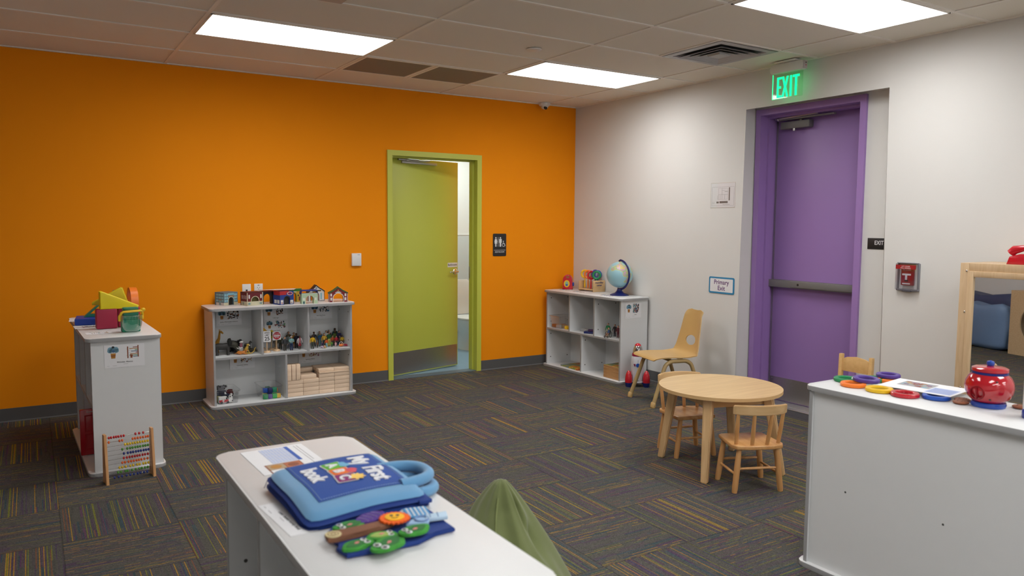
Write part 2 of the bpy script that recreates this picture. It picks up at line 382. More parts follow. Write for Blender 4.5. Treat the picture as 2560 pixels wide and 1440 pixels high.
for i, (dx, k) in enumerate(((-2*U, 5), (-2*U, 9), (2*U, 9), (-2*U, 12), (2*U, 12), (-4*U, 12), (-2*U, 14), (2*U, 14))):  # unseen panels, assumed from the grid and added to for more fill light
    panel(X0+dx, Y0-k*U, 'unseen lit ceiling panel above or behind the viewer, added for fill light', 'unseen fill panels behind the viewer')
# return air grilles
GR = M('perforated_grille', srgb(128, 128, 128), .6, .2, var=.25, scale=900)
for i, lab in enumerate(('left of the two grey perforated ceiling grilles by the orange wall', 'right of the two grey perforated ceiling grilles by the orange wall')):
    t = thing('return_grille', lab, 'vent', T(X0+U*(i+.5), Y0-U/2, H-.006))
    f = MB(); f.ring(.42, .39, 0, .008, BAR, T(rz=pi/4), n=4); f.build('frame', t); MB().box(-.27, .27, -.27, .27, .002, .006, GR).build('grille', t)
def diffuser(X, lab):
    t = thing('air_diffuser', lab, 'vent', X); wh = M('diffuser_enamel', srgb(176, 176, 176), .45)
    f = MB(); f.box(-.29, .29, -.29, .29, .006, .0075, DARK); f.build('plenum', t)
    f = MB()
    def sq(a0, z0, a1, z1):
        vs = [(sx*a, sy*a, z) for a, z in ((a0, z0), (a1, z1)) for sx, sy in ((-1, -1), (1, -1), (1, 1), (-1, 1))]
        f.add(vs, [(i, (i+1) % 4, 4+(i+1) % 4, 4+i) for i in range(4)], wh)
        f.add([(x, y, z+.002) for x, y, z in vs], [(i, 4+i, 4+(i+1) % 4, (i+1) % 4) for i in range(4)], wh)
    sq(.293, -.002, .235, -.003); sq(.235, -.003, .225, .005)
    for a in (.205, .155, .105): sq(a, -.016, a-.036, .004); sq(a, -.016, a+.006, -.016)
    f.box(-.055, .055, -.055, .055, -.016, -.013, wh); sq(.055, -.015, .06, -.006)
    f.build('louvre', t)
diffuser(T(X0+2*U*2-U/2, Y0-3.5*U, H-.004), 'square white louvred ceiling diffuser above the purple door, left of the large panel')
diffuser(T(X0-1.5*U, Y0-3.5*U, H-.004), 'square ceiling diffuser cut off by the top edge of the photo at left')
b = MB(); b.lathe([(.055, 0), (.055, -.006), (.05, -.009), (0, -.009)], PWHITE); tag(b.build('sprinkler_cover', X=T(-1.916, -2.056, H)), 'small round flat sprinkler cover on the ceiling tile', 'sprinkler cover')
t = thing('dome_camera', 'small white dome security camera on ceiling at orange wall', 'security camera', T(-.47, -.09, H))
MB().lathe([(.058, 0), (.058, -.02), (.05, -.03), (.04, -.032)], PWHITE).build('mount', t)
MB().lathe([(.04, -.03)]+[(.04*cos(a), -.03-.035*sin(a)) for a in [radians(q) for q in range(0, 91, 15)]], PWHITE).build('housing', t)
MB().ell((0, 0, 0), (.021, .021, .012), BLACK, T(-.008, -.03, -.052, rx=1.1)).build('lens', t)
# ---------------------------------------------------------------- green door
d = bpy.data.objects.new('door_1', None); COL.objects.link(d); d.location = (-1.679, 0, 0); struct(d)
OX = Matrix.Translation((1.679, 0, 0))
f = MB()
def U3(f, xa, xb, zt, w, y0, y1, m):   # U-shaped frame
    f.prism([(xa, 0), (xa+w, 0), (xa+w, zt-w), (xb-w, zt-w), (xb-w, 0), (xb, 0), (xb, zt), (xa, zt)], -y1, -y0, m, OX @ onback(0, 0, 0))
U3(f, -2.185, -1.173, 2.178, .05, -.018, -.001, GREEN); U3(f, -2.17, -1.188, 2.165, .033, -.005, .155, GREEN); U3(f, -2.165, -1.193, 2.16, .046, .055, .10, GREEN)
f.build('door_frame', d)
th = radians(15.5); LX = OX @ Matrix.Translation((-2.133, .15, 0)) @ Matrix.Rotation(th, 4, 'Z') @ Matrix.Translation((0, -.045, 0))
lf = MB().box(0, .905, 0, .045, .012, 2.125, GREEN, .002).build('door_leaf', d, LX)
b = MB(); b.box(.012, .893, -.002, 0, .022, .235, STEEL)
for xx in (.03, .24, .45, .66, .875):
    for zz in (.035, .222): b.lathe([(.004, 0), (.003, .002), (0, .002)], ALU, T(xx, -.002, zz, rx=pi/2), 8)
b.build('kick_plate', lf)
b = MB(); b.lathe([(.032, 0), (.032, .006), (.026, .012), (.013, .014), (.012, .045)], CHROME, T(.865, 0, 1.0, rx=pi/2)); b.tube([(.865, -.042, 1.0), (.83, -.048, 1.0), (.775, -.046, .998), (.757, -.04, .997)], [.011, .010, .008, .007], CHROME); b.build('door_handle', lf)
b = MB(); b.box(.762, .897, -.0015, 0, 1.047, 1.093, PAPER); b.text('Bathroom', .034, BLACK, T(.829, -.0015, 1.071, rx=pi/2), off=.01, sx=.92); b.build('door_sign', lf)
b = MB(); b.box(.15, .60, -.02, 0, 2.075, 2.098, ALU, .003); b.build('closer_track', lf)
b = MB(); b.tube([(.2, -.022, 2.1), (.36, -.035, 2.106), (.5, -.02, 2.112)], .007, STEEL); b.box(.10, .36, -.03, -.005, 2.1, 2.118, STEEL, .003); b.build('closer_arm', lf)
b = MB(); b.box(.014, .032, -.012, 0, .02, 2.03, PWHITE, .003); b.build('finger_guard', lf)
b = MB(); b.box(-1.2265, -1.2245, .1, .15, .94, 1.06, STEEL, 0, OX); b.build('strike_plate', d)
b = MB(); b.box(-2.16, -1.2, .0, .12, -.002, .006, M('threshold_grey', srgb(96, 110, 120), .4), 0, OX); b.build('threshold', d)
# ---------------------------------------------------------------- purple door
SATIN = M('satin_grey_metal', srgb(120, 118, 116), .55, .25, var=.02)
d = bpy.data.objects.new('door_2', None); COL.objects.link(d); d.location = (.15, -2.83, 0); struct(d)
OX = Matrix.Translation((-.15, 2.83, 0))
f = MB()
def UR(f, ya, yb, zt, w, x0, x1, m): f.prism([(ya, 0), (ya+w, 0), (ya+w, zt-w), (yb-w, zt-w), (yb-w, 0), (yb, 0), (yb, zt), (ya, zt)], -x1, -x0, m, OX @ onright(0, 0, 0))
UR(f, 2.333, 3.330, 2.452, .0495, .128, .149, PURPLE); UR(f, 2.345, 3.318, 2.44, .038, .14, .37, PURPLE); UR(f, 2.35, 3.313, 2.435, .052, .215, .29, PURPLE)
f.build('door_frame', d)
lf = MB().box(.335, .37, -3.277, -2.386, .014, 2.402, PURPLE, .002, OX).build('door_leaf', d)
b = MB(); b.box(.332, .335, -3.26, -2.40, .02, .212, STEEL, 0, OX)
for yy in (-2.42, -2.62, -2.83, -3.04, -3.24):
    for zz in (.035, .197): b.lathe([(.004, 0), (.003, .002), (0, .002)], ALU, OX @ T(.332, yy, zz, ry=-pi/2), 8)
b.build('kick_plate', lf)
b = MB(); b.box(.27, .335, -3.265, -2.40, .985, 1.045, SATIN, .002, OX); b.box(.262, .272, -3.24, -2.62, .992, 1.04, SATIN, .002, OX); b.cyl((.261, -2.70, 1.016), (.264, -2.70, 1.016), .010, BLACK, OX); b.build('crash_bar', lf)
b = MB(); b.box(.275, .335, -2.74, -2.46, 2.29, 2.35, SATIN, .008, OX); b.cyl((.305, -2.64, 2.34), (.305, -2.64, 2.38), .015, STEEL, OX); b.cyl((.275, -2.60, 2.27), (.275, -2.60, 2.29), .012, STEEL, OX); b.build('door_closer', lf)
b = MB(); b.tube([(.305, -2.64, 2.375), (.26, -2.47, 2.38), (.29, -2.46, 2.385)], .009, SATIN, OX); b.box(.25, .282, -2.98, -2.46, 2.360, 2.374, SATIN, .003, OX); b.cyl((.245, -2.84, 2.385), (.245, -2.44, 2.372), .008, STEEL, OX); b.ell((.25, -2.46, 2.37), (.014, .014, .014), CHROME, OX); b.build('closer_arm', lf)
b = MB(); b.box(.328, .336, -2.398, -2.386, .02, 2.39, STEEL, 0, OX); b.build('hinge', lf)
b = MB(); b.box(.15, .37, -3.32, -2.34, 0, .012, ALU, .004, OX); b.box(.19, .2, -3.32, -2.34, .012, .018, ALU, 0, OX); b.build('threshold', d)
# ---------------------------------------------------------------- signs and fittings on the walls
t = thing('restroom_sign', 'black restroom sign with white pictograms on orange wall right of the green door', 'sign', onback(-.951, 1.283, -.001))
MB().prism(rrect(.158, .23, .012), -.0, .004, BLACK).build('plate', t)
W = M('sign_white', srgb(225, 225, 225), .6); b = MB()
Z = T(0, 0, .0042)
def pic(b, x, skirt):
    b.prism(ngon(.008, 14, cx=x, cy=.072), 0, .0006, W, Z)
    if skirt: b.prism([(x-.010, .06), (x+.010, .06), (x+.018, .03), (x+.014, .028), (x+.010, .04), (x+.016, .013), (x-.016, .013), (x-.010, .04), (x-.014, .028), (x-.018, .03)], 0, .0006, W, Z); b.box(x-.007, x-.001, -.018, .014, 0, .0006, W, 0, Z); b.box(x+.001, x+.007, -.018, .014, 0, .0006, W, 0, Z)
    else: b.prism([(x-.015, .061), (x+.015, .061), (x+.016, .022), (x+.011, .022), (x+.010, .045), (x+.009, -.018), (x+.001, -.018), (x, .02), (x-.001, -.018), (x-.009, -.018), (x-.010, .045), (x-.011, .022), (x-.016, .022)], 0, .0006, W, Z)
pic(b, -.046, True); pic(b, .008, False); b.box(-.0205, -.0175, -.018, .08, 0, .0006, W, 0, Z)
b.torus(.0165, .0022, W, Z @ T(.046, 0.0, 0), 24, 6, .0006); b.prism(ngon(.005, 12, cx=.043, cy=.037), 0, .0006, W, Z)
b.tube([(.043, .03, 0), (.045, .01, 0), (.057, .01, 0), (.064, -.01, 0), (.070, -.007, 0)], .0024, W, Z, 6, flat=.3); b.box(-.068, .068, -.055, -.052, 0, .0006, W, 0, Z)
b.text('RESTROOM', .022, W, Z @ T(0, -.073, 0), sx=.98); b.build('lettering', t)
t = thing('thermostat', 'small white rectangular wall box on the orange wall left of the green door', 'thermostat', onback(-2.495, 1.16, 0))
MB().box(-.045, .045, -.058, .058, 0, .024, PWHITE, .004).build('housing', t); MB().box(.008, .03, .043, .046, .024, .0245, DARK).build('marking', t)
for i, (x, lab) in enumerate(((-3.478, 'white wall plate with one black data port, left of the power outlet'), (-3.378, 'white power outlet plate on orange wall, right of the data plate'))):
    t = thing('data_plate' if i == 0 else 'power_outlet', lab, 'outlet', onback(x, .91, 0))
    MB().box(-.036, .036, -.058, .058, 0, .006, PWHITE, .003).build('plate', t)
    b = MB()
    if i == 0: b.box(-.008, .008, -.005, .011, .006, .0068, BLACK); b.build('port', t)
    else:
        b = None
        for zz in (.02, -.02): b = MB(); b.box(-.010, -.007, zz, zz+.009, .006, .0065, DARK); b.box(.007, .010, zz, zz+.009, .006, .0065, DARK); b.cyl((0, zz-.007, .006), (0, zz-.007, .0065), .003, DARK); b.build('socket', t)
        MB().box(-.008, .008, .042, .047, .006, .0065, DARK).build('indicator', t)
# floor plan paper
t = thing('floor_plan_sheet', 'white printed floor plan sheet taped to white wall left of the purple door', 'notice', onright(-2.113, 1.754, -.001))
MB().box(-.138, .138, -.108, .108, 0, .0015, clear('plastic_sleeve', gloss=.1, base=.03)).build('sleeve', t)
MB().box(-.134, .134, -.103, .103, -.0002, .0006, PAPER).build('sheet', t)
b = MB(); G1 = M('print_grey', srgb(110, 110, 110), .8); G2 = M('print_light_grey', srgb(158, 158, 160), .8)
def ol(b, x0, x1, y0, y1, w, m, z=.0007):
    for a in ((x0, x1, y0, y0+w), (x0, x1, y1-w, y1), (x0, x0+w, y0, y1), (x1-w, x1, y0, y1)): b.box(*a, z, z+.0003, m)
ol(b, -.122, .124, -.088, .072, .0015, G2); ol(b, -.05, .055, -.035, .06, .0012, G2)
for a in ((.066, .078, -.045, .065), (-.07, -.043, -.068, -.053), (-.035, .056, -.068, -.05)): b.box(*a, .0007, .001, G1)
for a in ((-.01, -.008, -.035, .06), (-.05, .055, .005, .007), (.02, .055, .03, .034), (-.03, -.028, -.035, .0), (.02, .022, -.035, .005), (-.01, .02, .04, .042), (-.055, -.053, -.04, .0), (0, .08, -.081, -.078), (-.115, -.09, -.06, -.058), (-.115, -.09, -.07, -.068)): b.box(*a, .0007, .001, G2)
b.build('drawing', t)
t = thing('primary_exit_sign', 'blue bordered Primary Exit sign on white wall below the floor plan sheet', 'sign', onright(-2.128, .982, -.001))
BB = M('sign_blue', srgb(46, 132, 178), .5); MB().prism(rrect(.285, .142, .014), 0, .003, BB).build('border', t); MB().prism(rrect(.255, .114, .006), .003, .0036, PAPER).build('face', t)
PT = M('sign_purple', srgb(90, 40, 110), .5); b = MB(); b.text('Primary', .056, PT, T(0, .025, .0037), off=.012, sx=.95); b.text('Exit', .056, PT, T(0, -.026, .0037), off=.012, sx=.95); b.build('lettering', t)
t = thing('small_exit_sign', 'small black EXIT sign with white letters in the recess right of the purple door', 'sign', onright(-3.457, 1.372, .149))
MB().box(-.082, .082, -.04, .04, 0, .003, BLACK, .001).build('plate', t); MB().text('EXIT', .042, W, T(.008, .005, .0031), off=.012, sx=.82).build('lettering', t)
# lit exit sign
t = thing('exit_sign', 'lit green edge glow EXIT sign hanging from the ceiling above the purple door', 'sign', onright(-2.822, 2.6, -.10))
MB().box(-.095, .095, .132, .145, -.02, .05, PWHITE, .004).build('canopy', t)
MB().prism(rrect(.298, .066, .02), -.022, .03, PWHITE, T(0, .095, 0), bev=.004).build('housing', t)
MB().box(.148, .154, .065, .125, -.018, .026, M('exit_end_cap', srgb(190, 180, 180), .4), .002).build('end_cap', t)
b = MB(); b.box(.154, .156, .104, .112, -.004, .006, BLACK); b.box(.154, .156, .086, .092, -.002, .004, RED); b.build('indicator', t)
b = MB(); b.prism(rrect(.275, .19, .006), .0, .006, clear('acrylic', (.9, 1, .93), .1, .04), T(-.003, -.035, 0)); b.build('acrylic_plate', t)
GE = emit('exit_green', (.0, 1, .30), 1.6); b = MB(); b.box(-.141, -.1385, -.128, .058, .0, .006, GE); b.box(-.141, -.03, -.131, -.128, .0, .006, emit('exit_green_dim', (.05, .9, .4), .5)); b.build('lit_edge', t)
for ch, x in (('E', -.078), ('X', -.022), ('I', .030), ('T', .076)):
    b = MB(); Z = T(x, -.122, .0062); h, s = .155, .017
    if ch == 'E': b.prism([(-.02, 0), (.024, 0), (.024, s), (-.02+s, s), (-.02+s, h/2-s/2), (.018, h/2-s/2), (.018, h/2+s/2), (-.02+s, h/2+s/2), (-.02+s, h-s), (.024, h-s), (.024, h), (-.02, h)], 0, .001, GE, Z)
    if ch == 'X': b.prism([(-.03, 0), (-.012, 0), (0, h*.36), (.012, 0), (.03, 0), (.010, h*.5), (.03, h), (.012, h), (0, h*.64), (-.012, h), (-.03, h), (-.010, h*.5)], 0, .001, GE, Z)
    if ch == 'I': b.prism([(-.009, 0), (.009, 0), (.009, h), (-.009, h)], 0, .001, GE, Z)
    if ch == 'T': b.prism([(-.009, 0), (.009, 0), (.009, h-s), (.03, h-s), (.03, h), (-.03, h), (-.03, h-s), (-.009, h-s)], 0, .001, GE, Z)
    b.build('letter', t)
# fire pull station
t = thing('fire_pull_station', 'red fire alarm pull station under clear cover on white wall right of purple door', 'fire alarm', onright(-3.785, 1.16, 0))
RD = M('alarm_red', (.33, .01, .012), .4); CB = clear('alarm_cover', (.95, .95, .97), .12, .05)
MB().box(-.04, .04, -.06, .062, 0, .028, RD, .004).build('body', t)
b = MB(); b.box(-.03, .03, .008, .02, .028, .030, PAPER); b.box(-.008, .006, -.022, .01, .028, .033, PAPER, .001); b.build('pull_handle', t)
b = MB(); b.box(-.028, .026, -.052, -.044, .028, .0292, PAPER); b.build('white_strip', t); b = MB(); b.text('FIRE ALARM', .011, W, T(0, .045, .0285), ext=.0004); b.build('lettering', t); MB().box(-.012, .012, -.033, -.024, .028, .030, BLACK).build('key_slot', t)
b = MB(); 
for a in ((-.072, -.069, -.085, .085, 0, .042), (.069, .072, -.085, .085, 0, .042), (-.072, .072, -.088, -.085, 0, .042), (-.072, .072, .085, .088, 0, .042), (-.07, .07, -.085, .085, .040, .042)): b.box(*a, CB)
b.build('clear_cover', t)
FR = M('cover_frame', srgb(130, 130, 138), .3); b = MB(); b.box(-.078, -.066, -.09, .09, 0, .012, FR, .003); b.box(.066, .078, -.09, .09, 0, .012, FR, .003); b.box(-.078, .078, -.098, -.085, 0, .02, FR, .003); b.box(-.07, .07, .088, .094, 0, .03, FR, .002); b.box(-.03, .03, -.103, -.092, 0, .03, M('latch_grey', srgb(100, 100, 110), .4), .003); b.build('cover_frame', t)
b = MB(); b.box(-.07, .07, .05, .078, .0425, .0435, RD); b.text('LIFT COVER', .011, W, T(0, .068, .0436), ext=.0002); b.text('PULL HANDLE', .011, W, T(0, .057, .0436), ext=.0002); b.build('warning_strip', t)
# ---------------------------------------------------------------- toy shelves
def shelf(label, X, L=1.21, D=.385, HH=.80, back=True):
    """white open toy shelf: three bays above, two below; open side faces local -y"""
    t = thing('toy_shelf', label, 'shelf', X)
    MB().prism(rrect(L, D, .045, 6), HH-.022, HH, WHITE, bev=.004, side=EDGE).build('top', t)
    MB().prism(rrect(L+.01, D+.01, .045, 6), 0, .022, WHITE, bev=.004, side=EDGE).build('base', t)
    pw = L/2-.028; f, k = -D/2+.028, D/2-.012
    for s in (-1, 1): 
        b = MB(); b.box(min(s*pw, s*(pw-.016)), max(s*pw, s*(pw-.016)), f+.002, k, .022, HH-.022, WHITE); b.box(min(s*pw, s*(pw-.016)), max(s*pw, s*(pw-.016)), f, f+.002, .022, HH-.022, EDGE); b.box(min(s*pw, s*(pw-.016)), max(s*pw, s*(pw-.016)), k, k+.002, .022, HH-.022, EDGE); b.build('side_panel', t)
    MB().box(-pw+.016, pw-.016, k-.02, k-.008, .022, HH-.022, WHITE).build('back_panel', t)
    def pl(x0, x1, z0, z1, nm): b = MB(); b.box(x0, x1, f+.002, k-.02, z0, z1, WHITE); b.box(x0, x1, f, f+.002, z0, z1, EDGE); b.build(nm, t)
    pl(-pw+.016, pw-.016, .393, .409, 'middle_shelf')
    for x in (-pw/3, pw/3): pl(x-.008, x+.008, .409, HH-.022, 'divider')
    pl(-.008, .008, .022, .393, 'divider')
    for x, z in [(s*pw-s*.0165, z) for s in (-1, 1) for z in (.09, .34, .47, .72)]+[(pw/3+.0085, z) for z in (.47, .72)]+[(.0085, z) for z in (.09, .34)]:
        for y in (f+.05, k-.07):
            sg = -1 if x > pw/2+.1 else 1
            MB().lathe([(.006, 0), (.006, .0012), (0, .0016)], DARK, T(x, y, z, ry=sg*pi/2), 8).build('bolt', t)
    return t
S_MID = T(-3.252, -.205, 0, 0)
shelf('white toy shelf by orange wall, topped with toy buildings', S_MID, HH=.808)
S_LEFT = T(-4.600, -1.142, 0, radians(-88.3))
shelf('white toy shelf end-on at left with abacus leaning before it', S_LEFT, D=.41, HH=.815)
S_RIGHT = T(-.226, -.655, 0, radians(-87.6))
shelf('white toy shelf by corner of white wall, globe on top', S_RIGHT, HH=.806)
S_FRONT = T(-4.385, -4.980, 0, radians(-90))
shelf('white toy shelf in the foreground carrying the blue cloth book', S_FRONT, D=.42)
S_BIG = T(-2.000, -5.235, 0, radians(90))
tb = shelf('white toy shelf at lower right seen from its plain back, cookie jar on top', S_BIG, D=.41, HH=.806)
for x, z in ((.393, .384), (-.013, .384)): MB().lathe([(.005, 0), (.004, .001), (0, .001)], DARK, T(x, .1845, z, rx=-pi/2), 10).build('screw_hole', tb)
# ---------------------------------------------------------------- round table and chairs
t = thing('round_table', 'low round light wood table with four straight legs', 'table', T(-1.44, -3.46, 0))
HT = .505
MB().prism(ngon(.372, 72), HT-.020, HT, TABLEW, bev=.006, seg=3, side=M('table_edge', srgb(206, 170, 120), .4)).build('tabletop', t)
b = MB()
for k in range(4):
    a = radians(30+90*k); a2 = radians(120+90*k); p, q = Vector((.27*cos(a), .27*sin(a), 0)), Vector((.27*cos(a2), .27*sin(a2), 0)); d = (q-p).normalized()
    b.box(0, (q-p).length, -.009, .009, HT-.085, HT-.02, BEECHX, .002, Matrix.Translation(p) @ Matrix.Rotation(atan2(d.y, d.x), 4, 'Z'))
b.build('apron', t)
for k in range(4):
    a = radians(30+90*k); top, bot = Vector((.285*cos(a), .285*sin(a), HT-.02)), Vector((.372*cos(a), .372*sin(a)-.012, 0))
    b = MB(); e = Vector((cos(a), sin(a), 0)); g = Vector((-sin(a), cos(a), 0)); vs = []
    for c, w in ((bot, .020), (top, .029)): vs += [c+e*i*w+g*j*w for i, j in ((-1, -1), (1, -1), (1, 1), (-1, 1))]
    bm = bmesh.new(); vv = [bm.verts.new(v) for v in vs]
    for fc in ((3, 2, 1, 0), (4, 5, 6, 7), (0, 1, 5, 4), (1, 2, 6, 5), (2, 3, 7, 6), (3, 0, 4, 7)): bm.faces.new([vv[i] for i in fc])
    bmesh.ops.bevel(bm, geom=bm.edges[:], offset=.006, segments=3, affect='EDGES'); b.addbm(bm, BEECH); b.build('leg', t)
def spindle_chair(label, X):
    t = thing('spindle_chair', label, 'chair', X, None)
    sz = .272
    poly = [(-.115, .13), (.115, .13), (.135, .118), (.152, -.10), (.135, -.135), (.07, -.152), (-.07, -.152), (-.135, -.135), (-.152, -.10), (-.135, .118)]
    MB().prism(poly, sz-.024, sz, HONEYX, bev=.006, seg=3).build('seat', t)
    tops = [(-.105, .105), (.105, .105), (-.11, -.11), (.11, -.11)]; feet = [(-.135, .115), (.135, .115), (-.137, -.122), (.137, -.122)]
    P = []
    for (x, y), (fx, fy) in zip(tops, feet):
        q = [Vector((fx, fy, 0)), Vector((fx, fy, 0)).lerp(Vector((x, y, sz-.02)), .12), Vector((fx, fy, 0)).lerp(Vector((x, y, sz-.02)), .6), Vector((x, y, sz-.02))]
        MB().tube(q, [.0145, .0165, .017, .013], HONEY, n=14).build('leg', t); P.append(q)
    at = lambda i, z: P[i][0].lerp(P[i][3], z/(sz-.02))
    for i, j, z in ((0, 2, .10), (1, 3, .10), (0, 1, .125), (2, 3, .135)):
        a, c = at(i, z), at(j, z); MB().tube([a, a.lerp(c, .5), c], [.0065, .0085, .0065], HONEY, n=10).build('stretcher', t)
    def railp(u): return Vector((.155*sin(u*1.05)/sin(1.05), -.175+.055*(1-cos(u*1.05))/(1-cos(1.05)), 0))
    n = 14; pts = [railp(-1+2*k/n) for k in range(n+1)]
    vs = []
    for k, p in enumerate(pts):
        nr = Vector((-(pts[min(k+1, n)]-pts[max(k-1, 0)]).y, (pts[min(k+1, n)]-pts[max(k-1, 0)]).x, 0)).normalized()*.0085
        zz = .448; hh = .052+.006*(1-(2*k/n-1)**2)
        vs += [p+nr+Vector((0, .006, zz)), p-nr+Vector((0, .006, zz)), p-nr+Vector((0, 0, zz+hh)), p+nr+Vector((0, 0, zz+hh))]
    fs = [(4*k+i, 4*k+(i+1) % 4, 4*k+4+(i+1) % 4, 4*k+4+i) for k in range(n) for i in range(4)]+[(3, 2, 1, 0), (4*n, 4*n+1, 4*n+2, 4*n+3)]
    bm = bmesh.new(); vv = [bm.verts.new(v) for v in vs]; [bm.faces.new([vv[i] for i in f]) for f in fs]; bm.normal_update(); bmesh.ops.recalc_face_normals(bm, faces=bm.faces[:])
    bmesh.ops.bevel(bm, geom=[e for e in bm.edges if len(e.link_faces) == 2 and e.calc_face_angle() > .7], offset=.004, segments=2, affect='EDGES')
    MB().addbm(bm, BEECHX).build('back_rail', t)
    for u in (-.80, -.28, .28, .80):
        a = Vector((.125*u/.8, -.128+.03*(abs(u) > .5), sz-.005)); c = railp(u)+Vector((0, .004, .462))
        MB().tube([a, a.lerp(c, .5), c], [.0115, .0125, .010], HONEY, n=10, flat=.62, upv=(0, 1, 0)).build('spindle', t)
    return t
spindle_chair('small honey wood spindle-back chair in front of the round table', T(-1.567, -3.808, 0, radians(-24)))
spindle_chair('small honey wood spindle-back chair partly behind the round table, on its left side', T(-1.402, -3.152, 0, radians(163.3)))
# slat back chair behind the big shelf
t = thing('slat_chair', 'pale pine child chair with solid slat back, in front of the purple door recess', 'chair', T(-.335, -3.535, 0, radians(90)))
for x in (-.115, .115): MB().prism(rrect(.026, .03, .004, 2), 0, .595, PINE, T(x, -.15, 0, rx=.03), bev=.004).build('back_post', t)
for x in (-.115, .115): MB().prism(rrect(.026, .03, .004, 2), 0, .335, PINE, T(x, .12, 0), bev=.002).build('front_leg', t)
b = MB(); b.prism([(-.105, 0), (.105, 0), (.105, .085), (.07, .10), (0, .11), (-.07, .10), (-.105, .085)], -.007, .007, PINE, T(0, -.164, .475, rx=pi/2+.03), bev=.002); b.build('backrest', t)
MB().box(-.13, .13, -.15, .15, .335, .352, PINE, .005).build('seat', t)
b = MB(); b.box(-.105, .105, .113, .127, .27, .33, PINE); b.build('front_rail', t)
b = MB(); b.box(-.105, .105, -.165, -.15, .27, .33, PINE); b.build('back_rail', t)
for x in (-.115, .115): MB().box(x-.008, x+.008, -.14, .11, .27, .33, PINE).build('side_rail', t)
# cream moulded plastic chair
CR = M('cream_moulded_plastic', srgb(194, 160, 104), .42, var=.02); CRM = M('tan_painted_tube', srgb(172, 146, 98), .4, var=.02)
t = thing('plastic_chair', 'tan moulded plastic chair with oval hole in back, against the white wall', 'chair', T(-.470, -1.975, 0, radians(76)))
def prof(u):   # side profile of the shell: u 0 front lip .. 1 top of back, in local (y,z); front is +y
    pts = [(.220, .376), (.205, .390), (.16, .397), (.06, .392), (-.06, .382), (-.14, .384), (-.192, .404), (-.218, .450), (-.236, .53), (-.252, .61), (-.266, .69), (-.276, .745), (-.280, .772)]
    x = u*(len(pts)-1); i = min(int(x), len(pts)-2); f = x-i
    p0, p1, p2, p3 = [Vector(pts[max(0, min(len(pts)-1, i+k))]) for k in (-1, 0, 1, 2)]
    return .5*((2*p1)+(-p0+p2)*f+(2*p0-5*p1+4*p2-p3)*f*f+(-p0+3*p1-3*p2+p3)*f**3)
def halfw(u):
    ks = [(0, .165), (.04, .185), (.1, .195), (.35, .20), (.48, .198), (.56, .188), (.7, .160), (.88, .134), (.94, .126), (.975, .108), (1, .072)]
    for (a, wa), (c, wc) in zip(ks, ks[1:]):
        if u <= c: f = (u-a)/(c-a); return wa+(wc-wa)*f
    return .085
NU, NV = 96, 48
bm = bmesh.new(); G = []
for i in range(NU+1):
    row = []
    for j in range(NV+1):
        u, v = i/NU, 2*j/NV-1
        # snap to the oval hole
        du, dv = (u-.650)/.043, (v*halfw(u))/.078; r = sqrt(du*du+dv*dv)
        if False: u = .650+.043*du/r; v = .078*dv/r/halfw(i/NU)
        p = prof(u); w_ = halfw(u); lift = .018*abs(v)**3*min(1, max(0, (u-.15)/.25))*(1 if u < .88 else max(0, (1-u)/.12))
        back = min(1, max(0, (u-.42)/.12))
        row.append(bm.verts.new((v*w_, p.x+lift*1.5*back, p.y+lift*(1-back))))
    G.append(row)
for i in range(NU):
    for j in range(NV):
        u, v = (i+.5)/NU, 2*(j+.5)/NV-1
        if ((u-.650)/.043)**2+((v*halfw(u))/.078)**2 < 1.0: continue
        bm.faces.new((G[i][j], G[i][j+1], G[i+1][j+1], G[i+1][j]))
for i in range(NU+1):      # round the rim of the hole
    for j in range(NV+1):
        vt = G[i][j]; u, v = i/NU, 2*j/NV-1
        if not vt.link_faces or not vt.is_boundary: continue
        du, dv = (u-.650)/.043, (v*halfw(u))/.078; r = sqrt(du*du+dv*dv)
        if .5 < r < 1.6:
            u2 = .650+.043*du/r; x2 = .078*dv/r; p = prof(u2); v2 = x2/halfw(u2); lift = .018*abs(v2)**3; vt.co = (x2, p.x+lift*1.5, p.y)
for v in [v for v in bm.verts if not v.link_faces]: bm.verts.remove(v)
bmesh.ops.dissolve_degenerate(bm, dist=1e-6, edges=bm.edges[:]); bm.normal_update(); bm.verts.index_update(); bm.verts.ensure_lookup_table()
N0 = len(bm.verts); tv = [v.co.copy() for v in bm.verts]; bv = [v.co-v.normal*.009 for v in bm.verts]; tf = [[v.index for v in f.verts] for f in bm.faces]
bf = [[i+N0 for i in f[::-1]] for f in tf]; sf_ = []
for e in bm.edges:
    if len(e.link_faces) == 1:
        lp_ = [l_ for l_ in e.link_faces[0].loops if l_.edge == e][0]; a_, c_ = lp_.vert.index, lp_.link_loop_next.vert.index; sf_.append([c_, a_, a_+N0, c_+N0])
bm.free()
MB().add(tv+bv, tf+bf+sf_, CR).build('seat_shell', t, ang=60)
for s, nm in ((-1, 'leg'), (1, 'leg')):
    def arc(a, c, d, n=6): return [a.lerp(c, k/n).lerp(c.lerp(d, k/n), k/n) for k in range(n+1)]
    V = Vector
    f0, f1, f2 = V((s*.205, .235, .02)), V((s*.185, .115, .362)), V((s*.185, .05, .372))
    g2, g1, g0 = V((s*.185, -.06, .372)), V((s*.185, -.115, .362)), V((s*.205, -.235, .02))
    pts = [f0, f0.lerp(f1, .85)]+arc(f0.lerp(f1, .88), f1, f2)[1:]+arc(g2, g1, g0.lerp(g1, .88))+[g0]
    MB().tube(pts, .0168, CRM, n=14).build(nm, t)
    for q, e in ((f0, 1), (g0, -1)): MB().tube([q+V((0, e*.006, -.02)), q+V((0, e*.004, -.012)), q+V((0, -e*.002, .018)), q+V((0, -e*.004, .022))], [.019, .0215, .0215, .018], CR, n=14).build('foot_cap', t)
